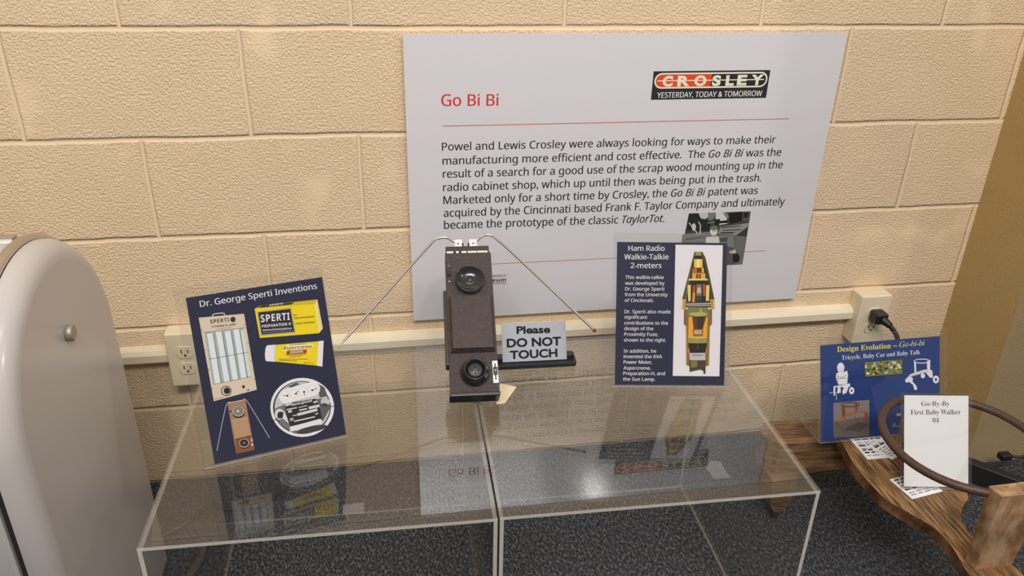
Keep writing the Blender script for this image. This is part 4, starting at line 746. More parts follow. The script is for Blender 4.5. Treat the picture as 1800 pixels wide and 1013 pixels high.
('P',(170,140,50),[(.1159,.1406),(.1148,.1396),(.1129,.1398),(.1116,.141),(.112,.1423),(.1136,.1427),(.1154,.142)]),
('P',(200,196,180),[(.1662,.1456),(.1654,.143),(.1622,.1418),(.1589,.1428),(.1581,.1453),(.1603,.1475),(.164,.1476)]),
('P',(200,196,180),[(.1308,.1445),(.1287,.1433),(.1256,.1442),(.124,.1464),(.1249,.1484),(.1277,.1486),(.1303,.1469)]),
('P',(110,130,150),[(.129,.1493),(.1276,.1468),(.1235,.1458),(.1198,.1471),(.1193,.1498),(.1223,.1518),(.1267,.1516)]),
('P',(86,120,70),[(.1364,.1488),(.1363,.1475),(.135,.1467),(.1334,.1469),(.1328,.148),(.1336,.1492),(.1352,.1495)]),
('P',(150,90,50),[(.184,.1536),(.1826,.1527),(.1804,.1532),(.1791,.1547),(.1797,.1562),(.1817,.1564),(.1836,.1553)]),
('P',(48,60,30),[(.1259,.1458),(.1252,.1433),(.1222,.142),(.119,.1429),(.1181,.1453),(.1202,.1475),(.1237,.1477)]),
('P',(86,120,70),[(.1752,.1313),(.1722,.1302),(.168,.1318),(.1656,.1349),(.1669,.1372),(.1709,.137),(.1746,.1344)]),
('P',(150,90,50),[(.1395,.1389),(.1383,.1361),(.1338,.1344),(.1295,.1352),(.1286,.1378),(.1317,.1403),(.1366,.1408)]),
('P',(86,120,70),[(.1451,.1349),(.1431,.1336),(.1401,.1343),(.1384,.1365),(.1392,.1385),(.142,.1388),(.1446,.1372)]),
('P',(90,50,40),[(.1423,.1412),(.1409,.1385),(.1364,.1371),(.1322,.1382),(.1314,.1409),(.1347,.1431),(.1396,.1433)]),
('P',(214,206,190),[(.1765,.1414),(.175,.1399),(.1721,.14),(.1701,.1417),(.1704,.1436),(.1728,.1444),(.1755,.1434)]),
('P',(170,140,50),[(.1363,.1354),(.1332,.1342),(.1282,.1359),(.1251,.1392),(.1263,.1415),(.1308,.1413),(.1352,.1385)]),
('P',(70,60,50),[(.0997,.1617),(.1885,.1614),(.1886,.1604),(.0997,.1607)]),
('P',(70,60,50),[(.1891,.1609),(.1891,.1292),(.1879,.1293),(.188,.1609)]),
('P',(70,60,50),[(.1886,.1287),(.1004,.1289),(.1003,.13),(.1885,.1297)]),
('P',(70,60,50),[(.0998,.1295),(.0992,.1612),(.1003,.1611),(.1009,.1294)])],
'design_child':[
('P',(220,220,228),[(.0538,.1524),(.0535,.1495),(.0527,.1469),(.0513,.1448),(.0496,.1431),(.0476,.1422),(.0455,.142),(.0433,.1425),(.0413,.1438),(.0396,.1457),(.0384,.1481),(.0376,.1508),(.0373,.1536),(.0376,.1565),(.0385,.159),(.0398,.1612),(.0415,.1628),(.0435,.1638),(.0457,.164),(.0478,.1635),(.0498,.1622),(.0515,.1603),(.0528,.1579),(.0536,.1552)]),
('P',(220,220,228),[(.0353,.1418),(.0427,.1445),(.0532,.1437),(.0601,.1457),(.062,.1358),(.0602,.118),(.0392,.1171),(.0343,.1329)]),
('P',(220,220,228),[(.0287,.1154),(.0655,.1188),(.0674,.1122),(.0626,.11),(.0584,.0988),(.05,.0956),(.0487,.1035),(.0529,.1108),(.0446,.1115),(.0451,.0999),(.0362,.0993),(.0386,.112),(.033,.1125),(.0312,.0946),(.0285,.0954)]),
('P',(220,220,228),[(.0762,.1017),(.0759,.0997),(.0753,.0979),(.0743,.0964),(.0731,.0953),(.0716,.0946),(.07,.0945),(.0684,.0949),(.0669,.0958),(.0657,.0971),(.0647,.0988),(.0641,.1007),(.0639,.1027),(.0642,.1047),(.0648,.1065),(.0658,.108),(.067,.1092),(.0685,.1098),(.0701,.1099),(.0717,.1096),(.0732,.1087),(.0744,.1073),(.0754,.1056),(.076,.1037)]),
('P',(30,40,90),[(.072,.1021),(.0719,.1014),(.0717,.1008),(.0714,.1003),(.071,.0999),(.0705,.0997),(.07,.0996),(.0695,.0998),(.0691,.1001),(.0687,.1005),(.0684,.1011),(.0682,.1017),(.0681,.1024),(.0682,.103),(.0684,.1036),(.0687,.1041),(.0691,.1045),(.0696,.1047),(.0701,.1048),(.0706,.1047),(.071,.1044),(.0714,.1039),(.0717,.1034),(.0719,.1027)]),
('P',(30,40,90),[(.0379,.1317),(.0614,.1298),(.0614,.1291),(.0379,.1309)]),
('P',(30,40,90),[(.0396,.1366),(.0478,.1308),(.0473,.1302),(.0391,.136)]),
('P',(30,40,90),[(.0473,.1309),(.059,.1376),(.0595,.137),(.0478,.1302)]),
('P',(30,40,90),[(.0294,.1152),(.0654,.1184),(.0655,.1177),(.0295,.1144)]),
('P',(30,40,90),[(.0421,.1518),(.0432,.1504),(.0423,.1499),(.0413,.1512)]),
('P',(30,40,90),[(.0487,.1513),(.0498,.1499),(.049,.1493),(.0479,.1507)]),
('P',(30,40,90),[(.0435,.1466),(.0477,.1466),(.0477,.1458),(.0436,.1459)]),
('P',(220,220,228),[(.0195,.1012),(.0328,.1052),(.0332,.1043),(.0199,.1002)]),
('P',(220,220,228),[(.034,.1022),(.0361,.0853),(.035,.0852),(.0329,.1021)]),
('P',(30,40,90),[(.0381,.1377),(.0396,.1171),(.0387,.1171),(.0373,.1377)]),
('P',(30,40,90),[(.0467,.1171),(.0489,.1061),(.048,.106),(.0459,.117)])],
'design_walker':[
('R',(220,220,228),[(.2551,.1512),(.2546,.1501),(.2531,.1491),(.2507,.1483),(.2476,.1477),(.2437,.1474),(.2395,.1473),(.235,.1475),(.2306,.148),(.2263,.1487),(.2225,.1496),(.2194,.1507),(.217,.1518),(.2155,.153),(.215,.1542),(.2155,.1554),(.217,.1563),(.2194,.1571),(.2225,.1577),(.2263,.1581),(.2306,.1581),(.235,.1579),(.2395,.1575),(.2437,.1568),(.2475,.1558),(.2507,.1548),(.2531,.1536),(.2546,.1524)],[(.2531,.1513),(.2527,.1506),(.2513,.15),(.2492,.1495),(.2463,.1492),(.2429,.1491),(.2391,.1491),(.235,.1493),(.231,.1497),(.2272,.1503),(.2238,.1509),(.2209,.1517),(.2188,.1525),(.2175,.1533),(.217,.1541),(.2175,.1548),(.2188,.1554),(.2209,.1559),(.2238,.1562),(.2272,.1564),(.231,.1563),(.235,.1561),(.239,.1557),(.2429,.1552),(.2463,.1545),(.2492,.1538),(.2513,.153),(.2527,.1521)]),
('P',(220,220,228),[(.215,.1524),(.2204,.152),(.2213,.1272),(.2162,.1268)]),
('P',(220,220,228),[(.2454,.1514),(.254,.1534),(.254,.1311),(.2462,.1317)]),
('P',(220,220,228),[(.2019,.1222),(.2076,.1269),(.2391,.1336),(.2506,.134),(.2592,.1302),(.2607,.1149),(.2535,.1155),(.2434,.1273),(.2076,.1212)]),
('P',(220,220,228),[(.2047,.124),(.2133,.1174),(.2119,.1109),(.2219,.0997),(.2233,.0917),(.2167,.0917),(.2133,.103),(.2047,.1102),(.1967,.109),(.1942,.115)]),
('P',(220,220,228),[(.2419,.1203),(.2418,.119),(.2412,.1177),(.2404,.1167),(.2394,.116),(.2381,.1156),(.2368,.1155),(.2354,.1158),(.2342,.1164),(.2331,.1173),(.2323,.1185),(.2318,.1198),(.2316,.1211),(.2318,.1225),(.2323,.1237),(.2331,.1247),(.2342,.1255),(.2354,.1259),(.2368,.126),(.2381,.1257),(.2394,.125),(.2404,.1241),(.2412,.123),(.2418,.1217)]),
('P',(220,220,228),[(.2754,.1098),(.2752,.1076),(.2744,.1057),(.2732,.104),(.2717,.1028),(.2699,.1021),(.2679,.102),(.266,.1024),(.2641,.1034),(.2626,.1049),(.2614,.1067),(.2606,.1088),(.2604,.111),(.2606,.1131),(.2614,.1151),(.2626,.1167),(.2641,.118),(.2659,.1187),(.2679,.1188),(.2698,.1183),(.2716,.1174),(.2732,.1159),(.2744,.1141),(.2751,.112)]),
('P',(30,40,90),[(.2705,.1102),(.2704,.1094),(.2701,.1086),(.2697,.108),(.2692,.1076),(.2686,.1073),(.2679,.1072),(.2672,.1074),(.2666,.1078),(.2661,.1083),(.2656,.109),(.2654,.1098),(.2653,.1106),(.2654,.1114),(.2656,.1121),(.266,.1128),(.2666,.1132),(.2672,.1135),(.2679,.1135),(.2686,.1134),(.2692,.113),(.2697,.1125),(.2701,.1118),(.2704,.111)]),
('P',(30,40,90),[(.2032,.1219),(.2404,.13),(.2406,.1292),(.2034,.1212)]),
('P',(30,40,90),[(.2405,.13),(.252,.1286),(.252,.1278),(.2405,.1292)]),
('P',(30,40,90),[(.216,.1524),(.2172,.1272),(.2163,.1273),(.2152,.1524)]),
('P',(30,40,90),[(.2467,.15),(.2472,.1322),(.2464,.1322),(.2458,.1501)])],
'design_photo':[
('P',(126,118,116),[(.0277,.0795),(.1107,.0794),(.1102,.0007),(.0275,.005)]),
('P',(104,96,94),[(.0273,.0408),(.1104,.0438),(.1102,.0007),(.0275,.005)]),
('P',(84,74,70),[(.0521,.0204),(.0857,.033),(.1081,.0284),(.0883,.0119)]),
('P',(120,72,46),[(.0459,.0715),(.054,.0721),(.0565,.0447),(.0482,.0446)]),
('P',(120,72,46),[(.0776,.0757),(.0827,.0758),(.0836,.0591),(.0783,.0591)]),
('P',(150,100,66),[(.0343,.0427),(.0524,.0476),(.0608,.0547),(.0803,.0594),(.0999,.0577),(.1069,.0532),(.1026,.051),(.0886,.054),(.0607,.0469),(.0551,.0409),(.0384,.0385)]),
('P',(132,72,48),[(.0999,.0551),(.1083,.0523),(.1067,.0363),(.1011,.0342),(.0993,.05)]),
('P',(110,84,66),[(.0306,.0392),(.0356,.0387),(.0576,.0121),(.052,.0126)]),
('R',(92,58,44),[(.0888,.0706),(.0882,.0694),(.0866,.0683),(.084,.0675),(.0805,.0669),(.0764,.0666),(.0718,.0665),(.067,.0668),(.0622,.0674),(.0576,.0682),(.0535,.0692),(.0501,.0704),(.0475,.0717),(.0459,.073),(.0454,.0743),(.0459,.0756),(.0475,.0766),(.0501,.0775),(.0536,.0781),(.0577,.0784),(.0622,.0784),(.0671,.0782),(.0719,.0776),(.0765,.0768),(.0806,.0758),(.084,.0746),(.0866,.0733),(.0882,.072)],[(.0862,.0709),(.0858,.0701),(.0843,.0696),(.082,.0691),(.079,.0688),(.0753,.0688),(.0713,.0689),(.067,.0691),(.0627,.0696),(.0587,.0702),(.0551,.0709),(.052,.0717),(.0498,.0725),(.0483,.0733),(.0479,.0741),(.0484,.0748),(.0498,.0754),(.0521,.0759),(.0551,.0761),(.0587,.0762),(.0628,.0761),(.0671,.0759),(.0713,.0754),(.0754,.0748),(.079,.0741),(.0821,.0733),(.0844,.0725),(.0858,.0716)]),
('P',(90,70,56),[(.0768,.0482),(.0782,.0429),(.0766,.0427),(.0752,.048)]),
('P',(90,70,56),[(.0776,.0436),(.0887,.04),(.0883,.0385),(.0772,.0421)]),
('P',(90,70,56),[(.0342,.0351),(.0363,.0246),(.0347,.0244),(.0326,.035)])],
'design_sketch':[
('P',(90,130,150),[(.1618,.0222),(.1703,.0241),(.1732,.0252),(.1726,.0194),(.1846,.0168),(.1846,.0131),(.1709,.0159),(.166,.0127),(.1655,.0174)]),
('P',(214,150,150),[(.1732,.0435),(.1832,.0447),(.1861,.0385),(.1746,.0387)]),
('P',(80,110,140),[(.1857,.0304),(.1808,.0216),(.1798,.0222),(.1847,.0309)])],
'card_text':[
('T','Go-By-By',(.0335,.1567),(.0888,.1575),.0087,(80,76,80),'r'),
('T','First Baby Walker',(.0126,.1395),(.111,.141),.0095,(80,76,80),'r'),
('T','04',(.0557,.1246),(.0683,.1247),.0087,(80,76,80),'r')],
'plate_text':[
('T','Please',(.0293,.0548),(.0958,.0538),.0144,(30,30,34),'B2'),
('T','DO NOT',(.0094,.0293),(.1165,.0286),.0165,(30,30,34),'B2'),
('T','TOUCH',(.0147,.0063),(.1085,.0065),.0157,(30,30,34),'B2')],
}
# ------------------------------------------------------------ the setting
def struct(o, label): o['kind'] = 'structure'; o['label'] = label; return o
b = MB(); b.box((-2.2, -3.2, -.05), (3.4, .0, 0), M['carpet']); struct(b.build('floor'), 'charcoal grey cut-pile carpet under the whole display')
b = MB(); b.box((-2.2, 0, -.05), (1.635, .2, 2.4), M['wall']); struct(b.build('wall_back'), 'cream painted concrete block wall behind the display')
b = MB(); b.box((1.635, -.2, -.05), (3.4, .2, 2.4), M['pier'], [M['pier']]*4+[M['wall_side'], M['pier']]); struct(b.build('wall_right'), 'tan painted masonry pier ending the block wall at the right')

# ------------------------------------------------------------ raceway, outlets, cords
b = MB()
prof = [(-.0, .331), (-.020, .331), (-.024, .335), (-.025, .352), (-.020, .361), (0, .364)]
def xprism(bb, pts, x0, x1, mat): bb.prism(pts, x0, x1, mat, axis=0)
xprism(b, prof, -1.4, 1.362, M['ivory_d'])
tag(b.build('surface_raceway'), 'long ivory surface wiring raceway running along the block wall', 'wiring raceway')
def receptacle(root, cx, cz, y):
    pts = [(cx+.0165*math.cos(a), cz+max(-.0135, min(.0135, .0175*math.sin(a)))) for a in [2*PI*k/28 for k in range(28)]]
    bb = MB(); bb.prism([(q[1], q[0]) for q in pts], y-.0025, y, M['ivory'], axis=1)
    r = bb.build('receptacle', root)
    s = MB(); s.box((cx-.0075, y-.0031, cz-.001), (cx-.0055, y-.0025, cz+.0075), M['slot']); s.box((cx+.0055, y-.0031, cz-.001), (cx+.0075, y-.0025, cz+.0065), M['slot'])
    s.prism([(cz-.0065+.0026*math.sin(a), cx+.0026*math.cos(a)) for a in [2*PI*k/12 for k in range(12)]], y-.0031, y-.0025, M['slot'], axis=1)
    s.build('slot', r)
def outlet(x0, x1, z0, z1, dep, label):
    t = thing('outlet_box', label, 'electrical outlet', Matrix.Identity(4), 'outlet boxes on the wiring raceway')
    bb = MB(); bb.box((x0, -dep, z0), (x1, 0, z1), M['ivory'], bev=.004); bb.build('cover', t)
    cx, cz = (x0+x1)/2, (z0+z1)/2
    for s in (.0195, -.0195): receptacle(t, cx, cz+s, -dep)
    sc_ = MB(); sc_.prism([(cz+.003*math.sin(a), cx+.003*math.cos(a)) for a in [2*PI*k/12 for k in range(12)]], -dep-.001, -dep, M['ivory'], axis=1); sc_.build('screw', t)
    return t
outlet(-.220, -.146, .283, .411, .042, 'ivory duplex outlet box partly behind the tilted navy inventions sign')
outlet(1.358, 1.437, .275, .405, .046, 'ivory outlet box near the pier with a black plug in it')
t = thing('power_cord', 'black power cord plugged into the outlet above the blue sign', 'power cord', Matrix.Identity(4))
px, pz = 1.3975, .3595
b = MB(); b.box((px-.015, -.082, pz-.014), (px+.016, -.0495, pz+.014), M['cord'], bev=.006); b.tube([(px+.004, -.08, pz-.002), (px+.012, -.098, pz-.008)], [.0105, .0075], M['cord'], 14); b.build('plug', t)
def bez(ps, n=10):
    out = []; P = [Vector(q) for q in ps]
    for i in range(len(P)-1):
        p0, p1, p2, p3 = P[max(i-1, 0)], P[i], P[i+1], P[min(i+2, len(P)-1)]
        for k in range(n):
            u = k/n; out.append(.5*((2*p1)+(-p0+p2)*u+(2*p0-5*p1+4*p2-p3)*u*u+(-p0+3*p1-3*p2+p3)*u**3))
    out.append(P[-1]); return out
b = MB(); b.tube(bez([(px+.011, -.096, pz-.007), (px+.028, -.112, pz-.035), (px+.036, -.108, pz-.09), (px+.035, -.09, .18), (px+.04, -.06, .06), (px+.06, -.05, .008), (1.58, -.06, .0065)]), .0058, M['cord'], 12); b.build('cord', t)
b = MB(); b.tube(bez([(-.262, -.20, .006), (-.20, -.165, .02), (-.155, -.155, .05), (-.13, -.14, .02), (-.06, -.12, .007), (-.01, -.06, .007)]), .007, M['cord'], 12)
tag(b.build('power_cord'), 'black cord looped on the carpet behind the white appliance', 'power cord')
b = MB(); b.tube(bez([(-.215, -.38, .0105), (-.192, -.35, .0105), (-.172, -.31, .0105), (-.162, -.26, .0105), (-.168, -.21, .0105), (-.195, -.16, .0105)]), .0095, M['hose'], 12)
tag(b.build('power_cord'), 'thick grey cord on the carpet between the white appliance and the left riser', 'power cord')
b = MB(); b.tube(bez([(1.20, -.012, .022), (1.225, -.018, .034), (1.26, -.02, .036), (1.29, -.02, .028), (1.31, -.03, .006)]), .0018, M['cord'], 8)
tag(b.build('wire'), 'thin dark wire arching over the carpet edge against the wall', 'wire')

# ------------------------------------------------------------ wall poster
t = thing('wall_poster', 'large white foam-board poster about a baby walker hung on the block wall', 'poster', frame(.302, -.012, .3935, 0, 0))
b = MB(); b.box((-.004, 0, -.0065), (.902, .612, 0), M['board']); b.build('board', t)
art('heading', ART['poster_heading'], t, label='red heading line')
art('body_text', ART['poster_body'], t)
art('rule', [('P', (200, 78, 72), [(.068, .4352), (.805, .4352), (.805, .4365), (.068, .4365)])], t)
art('rule', [('P', (200, 90, 84), [(.068, .1285), (.805, .1285), (.805, .1297), (.068, .1297)])], t)
lg = MB(); 
lo = art('logo', [('P', (48, 47, 50), [(.4945, .4812), (.7452, .4812), (.7452, .5384), (.4945, .5384)])]+ART['logo'], t, label='red and black company logo plate')
art('photo_print', ART['poster_photo'], t, label='black and white garden photo')
art('museum_mark', ART['poster_museum'], t)

# ------------------------------------------------------------ white appliance
t = thing('enamel_appliance', 'white enamelled appliance with rounded top standing against the left wall', 'appliance', Matrix.Identity(4))
def outline(ins, n=36):
    yc, zc, r = -.474, .575, .216-ins
    pts = [(yc+r, .004+ins)]
    pts += [(yc+r*math.cos(a), zc+r*math.sin(a)) for a in [PI*k/n for k in range(n+1)]]
    pts.append((yc-r, .004+ins)); return pts
def loft(bb, secs, mat, smooth=True, cap0=True, cap1=True):
    # secs: list of (x, inset)
    rings = [[(x, q[0], q[1]) for q in outline(i)] for x, i in secs]; n = len(rings[0]); vs = [q for r in rings for q in r]
    fs = []
    for k in range(len(rings)-1):
        for j in range(n): fs.append((k*n+j, k*n+(j+1) % n, (k+1)*n+(j+1) % n, (k+1)*n+j))
    bb.add(vs, fs, mat, smooth)
    if cap1: bb.add(rings[-1], [tuple(range(n))], mat)
    if cap0: bb.add(rings[0], [tuple(range(n))[::-1]], mat)
rf = .03; secs = [(-.254, 0)]+[(-.222-rf+rf*math.sin(a), rf*(1-math.cos(a))) for a in [PI/2*k/8 for k in range(9)]]
b = MB(); loft(b, secs, M['enamel']); b.build('end_panel', t)
b = MB(); loft(b, [(-.266, .010), (-.254, .010)], M['gasket'], False); b.build('gasket', t)
b = MB(); loft(b, [(-1.2, 0), (-.27, 0), (-.266, .004)], M['enamel']); b.build('body', t)
yc, zc = -.474, .575
b = MB(); b.tube([(-.262, yc+.218*math.cos(a), zc+.218*math.sin(a)) for a in [R(20+k*4) for k in range(40)]], .0075, M['chrome'], 12); b.build('trim', t, None)['label'] = 'chrome trim hoop'
b = MB(); b.box((-1.2, -.44, .785), (-.272, -.425, .797), M['chrome'], bev=.002); b.build('rail', t)
b = MB(); b.lathe([(.0105, 0), (.0125, .0015), (.0125, .008), (.0105, .010)], M['dull'], seg=28); b.build('bolt', t, Matrix.Translation((-.222, -.468, .655)) @ Matrix.Rotation(PI/2, 4, 'Y'))

# ------------------------------------------------------------ acrylic risers
def panel(name, root, lo, hi, clear_axes, dup=None):
    mats = [M['glue'], M['glue'], M['edge'], M['glue'], M['glue'], M['glue']]
    cm = M['top'] if clear_axes == 'z' else M['clear']
    for ax in clear_axes: mats[{'z': 0, 'y': 2, 'x': 4}[ax]] = M['clear']; mats[{'z': 1, 'y': 3, 'x': 5}[ax]] = cm
    bb = MB(); bb.box(lo, hi, M['clear'], mats); return bb.build(name, root)
def riser(x, y, ang, wd, dp, h, label):
    t = thing('acrylic_riser', label, 'display riser', yawm(x, y, 0, ang), 'clear acrylic risers')
    th = .006
    panel('top_panel', t, (0, -dp, h-th), (wd, 0, h), 'z')
    panel('side_panel', t, (0, -dp, .001), (th, 0, h-th-.0002), 'x')
    panel('side_panel', t, (wd-th, -dp, .001), (wd, 0, h-th-.0002), 'x')
    panel('back_panel', t, (th+.0002, -th, .001), (wd-th-.0002, 0, h-th-.0002), 'y')
    return t
riser(-.1075, -.163, -1.15, .5055, .511, .42, 'clear acrylic riser on the left, beside the white appliance')
riser(.4015, -.1715, -1.15, .505, .511, .42, 'clear acrylic riser on the right, next to the wooden walker')
ZT = .42

# ------------------------------------------------------------ acrylic sign holders and their sheets
def holder(fr, u0, u1, v0, v1, dep, slant, label, group):
    t = thing('sign_holder', label, 'sign holder', fr, group)
    def pane(name, lo, hi):
        e, c = M['film_edge'], M['film']; bb = MB(); bb.box(lo, hi, c, [c, c, e, e, e, e]); return bb.build(name, t)
    pane('front_pane', (u0, v0, .0016), (u1, v1, .0028))
    pane('back_pane', (u0, v0, -.0030), (u1, v1, -.0018))
    # the foot folds back level from the bottom edge
    cs, sn = math.cos(R(slant)), math.sin(R(slant)); q = Vector((0, v0, .0028)); bk = Vector((0, sn, -cs)); upv = Vector((0, cs, sn))
    a, c_ = q, q+bk*dep; d, e_ = c_+upv*.002, a+upv*.002
    bb = MB(); pts = [a, c_, d, e_]
    vs = [(u0, p.y, p.z) for p in pts]+[(u1, p.y, p.z) for p in pts]
    for f, mm in (((0, 1, 5, 4), 'film'), ((2, 3, 7, 6), 'film'), ((1, 2, 6, 5), 'film_edge'), ((3, 0, 4, 7), 'film_edge'), ((0, 3, 2, 1), 'film_edge'), ((4, 5, 6, 7), 'film_edge')):
        bb.add([vs[i] for i in f], [(0, 1, 2, 3)], M[mm])
    bb.build('foot', t); return t
GH = 'clear slant-back sign holders'
def sheet(fr, W_, H_, mat, label, name='printed_sheet'):
    t = thing(name, label, 'sign', fr); bb = MB(); bb.box((0, 0, -.0006), (W_, H_, 0), mat); bb.build('paper', t); return t
fh = frame(.655, -.369, .4265, -8.0, 23.5)
holder(fh, -.006, .2155, -.0035, .284, .075, 23.5, 'clear acrylic holder carrying the navy ham radio sign', GH)
t = sheet(fh, .206, .267, M['navy'], 'navy printed sign about a ham radio with a shell cutaway picture')
art('heading', ART['ham_heading'], t); art('body_text', ART['ham_body'], t)
art('picture_panel', [('P', (216, 212, 218), [(.1086, .0174), (.1967, .0171), (.1975, .2629), (.1088, .2629)])], t, .0002, label='white picture panel')
art('shell_picture', ART['ham_shell'], t, .0004, label='brown and gold cutaway of a fuze')
fl = frame(-.039, -.509, .4265, 14.3, 20.2)
holder(fl, -.016, .2105, -.0035, .285, .075, 20.2, 'clear acrylic holder carrying the tilted navy inventions sign', GH)
t = sheet(fl, .209, .268, M['navy'], 'navy printed sign of inventions with lamp, yellow box, tube and meter pictures')
art('heading', ART['left_heading'], t); art('lamp_picture', ART['left_lamp'], t, label='white tube sun lamp picture'); art('box_picture', ART['left_box'], t, label='yellow medicine box picture')
art('tube_picture', ART['left_tube'], t, label='yellow cream tube picture'); art('meter_picture', ART['left_meter'], t, label='round black and white meter picture'); art('radio_picture', ART['left_radio'], t, label='tan walkie-talkie picture')
ZS = .225
fd = frame(1.1265, -.3435, ZS+.0045, .9, 21.5)
holder(fd, -.005, .2915, -.004, .2205, .085, 21.5, 'clear acrylic holder carrying the royal blue sign on the wooden walker', GH)
t = sheet(fd, .277, .2035, M['blue'], 'royal blue printed sign with white walker drawings standing on the wooden walker')
art('heading', ART['design_heading'], t); art('garden_picture', ART['design_strip'], t, label='green garden picture strip'); art('child_drawing', ART['design_child'], t, label='white line drawing of a seated child')
art('walker_drawing', ART['design_walker'], t, label='white line drawing of a walker'); art('walker_photo', ART['design_photo'], t, label='brown photo of a wooden walker'); art('sketch', ART['design_sketch'], t)
fc = frame(1.2135, -.501, ZS+.0055, -8.3, 27.1)
holder(fc, -.006, .1315, -.004, .181, .05, 27.1, 'small clear acrylic holder carrying the white walker name card', GH)
t = sheet(fc, .1265, .177, M['paper'], 'white name card standing on the wooden walker inside its iron ring', 'name_card')
art('lettering', ART['card_text'], t)

# ------------------------------------------------------------ do-not-touch table sign
t = thing('table_sign', 'small silver do-not-touch sign on a black base beside the walkie-talkie', 'sign', frame(.458, -.2690, .4295, -1.9, 26.3))
b = MB(); b.box((0, 0, -.0022), (.127, .076, 0), M['silver'], bev=.0006); pl = b.build('plate', t)
art('lettering', ART['plate_text'], pl, .0002)
cs, sn = math.cos(R(26.3)), math.sin(R(26.3))
rot = Matrix.Rotation(-R(90-26.3), 4, 'X')   # from plate axes to level axes
bm_ = MB()
def rrect(x0, x1, y0, y1, r):
    o = []
    for cx, cy, a0 in ((x1-r, y1-r, 0), (x0+r, y1-r, 90), (x0+r, y0+r, 180), (x1-r, y0+r, 270)):
        o += [(cx+r*math.cos(R(a0+k*15)), cy+r*math.sin(R(a0+k*15))) for k in range(7)]
    return o
bm_.prism(rrect(-.022, .145, -.013, .024, .009), -.0085, -.0015, M['blackp']); bm_.prism(rrect(-.020, .143, .004, .022, .007), -.0015, .006, M['blackp'])
inv = Matrix.Rotation(R(26.3), 4, 'X') @ Matrix.Rotation(-PI/2, 4, 'X')
bm_.build('base', t, inv)

# ------------------------------------------------------------ walkie-talkie
fr = frame(.344, -.408, .4555, -3.15, 50.6)
t = thing('walkie_talkie', 'brown crackle-finish walkie-talkie with two bent chrome antennas on the acrylic', 'walkie-talkie', fr)
W_, H_, D_ = .087, .2835, .042
b = MB(); b.box((0, .004, -D_), (W_, H_-.003, 0), M['brown'], bev=.0025); b.build('case', t)
# raised battery cover
def raised(name, x0, x1, y0, y1, h, ins, mat, parent):
    bb = MB(); bb.add([(x0, y0, 0), (x1, y0, 0), (x1, y1, 0), (x0, y1, 0), (x0+ins, y0+ins*1.2, h), (x1-ins, y0+ins*1.2, h), (x1-ins, y1-ins, h), (x0+ins, y1-ins, h)],
        [(4, 5, 6, 7), (0, 1, 5, 4), (1, 2, 6, 5), (2, 3, 7, 6), (3, 0, 4, 7)], mat); return bb.build(name, parent)
rp = raised('raised_cover', .0035, .0838, .0775, .1882, .0135, .0045, M['brown'], t)
b = MB(); b.box((.0065, .0805, .0), (.0805, .1855, .0035), M['brown2'], bev=.001); b.build('cover_lip', rp)
b = MB(); b.lathe([(.0262, 0), (.0268, .004), (.0262, .0125), (.0270, .0150), (.0264, .0160), (.0252, .0152), (.018, .0092), (.010, .0068), (.0047, .0062), (.0045, .0070), (.0001, .0070)], M['black'], seg=48); e = b.build('earpiece', t, Matrix.Translation((.0440, .2190, 0)))
b = MB(); b.lathe([(.0044, .0068), (.0044, .0074), (.0001, .0074)], M['hose'], seg=20); b.build('sound_hole', e)
b = MB(); b.lathe([(.0258, 0), (.0262, .004), (.0235, .013), (.0200, .020), (.0192, .0225), (.0178, .0225), (.0165, .016), (.0135, .011), (.0001, .011)], M['black'], seg=48); e = b.build('mouthpiece', t, Matrix.Translation((.0448, .0405, 0)))
b = MB(); b.lathe([(.0128, .011), (.0128, .0140), (.0118, .0148), (.0001, .0148)], M['grey_d'], seg=36); e2 = b.build('microphone_grille', e)
b = MB()
for dx, dy in ((0, .0055), (-.0055, 0), (.0055, 0), (0, -.0055)): b.lathe([(.0017, .0148), (.0017, .0153), (.0001, .0153)], M['slot'], (dx, dy, 0), 12)
b.add([v for v in []], [], M['slot']); b.build('speaker_holes', e)
b = MB(); b.box((.0015, .231, 0), (.0105, .247, .0012), M['slot'], bev=.0005); b.box((.0035, .2325, .001), (.0085, .239, .005), M['blackp'], bev=.0008); b.build('slide_switch', t)
for vv, mm in ((.2526, 'brass'), (.2205, 'white_metal')):
    b = MB(); b.lathe([(.0016, 0), (.0014, .0012), (.0001, .0016)], M[mm], (.0062, vv, 0), 14); b.build('dot', t)['label'] = 'brass dot' if mm == 'brass' else 'white dot'
b = MB(); b.box((.0765, .0195, 0), (.0862, .061, .0015), M['white_metal'], bev=.0008); q = b.build('talk_switch', t)
b = MB(); b.box((.0802, .025, .0012), (.0826, .056, .0018), M['slot']); b.box((.0778, .034, .0015), (.0850, .0485, .0055), M['blackp'], bev=.001); b.build('slider', q)
b = MB(); b.lathe([(.0018, .0015), (.0016, .0022), (.0001, .0024)], M['steel'], (.0813, .0415, .0038), 14); b.build('rivet', q)
b = MB(); b.lathe([(.0034, 0), (.0032, .0014), (.0012, .0018), (.0001, .001)], M['brown2'], (.0433, .0095, 0), 18); b.build('screw', t)
b = MB(); b.box((.0015, H_-.001, -D_-.001), (W_-.003, H_+.0115, -.002), M['brown2'], bev=.002); tc_ = b.build('top_cap', t)
b = MB()
for a0, a1 in ((.003, .016), (.0205, .0265), (.031, .041), (.043, .0605), (.0615, .081)):
    b.box((a0, H_-.0045, -.0012), (a1, H_-.0005, .0006), M['chip'], bev=.0005)
b.build('chipped_edge', t)['label'] = 'bare chipped metal edge'
b = MB(); b.box((-.0015, -.0005, -D_-.003), (W_+.001, .004, -.004), M['blackp'], bev=.0015); b.box((-.001, -.0015, -.0075), (W_+.0012, .0055, -.001), M['blackp'], bev=.002); b.build('bottom_cap', t)
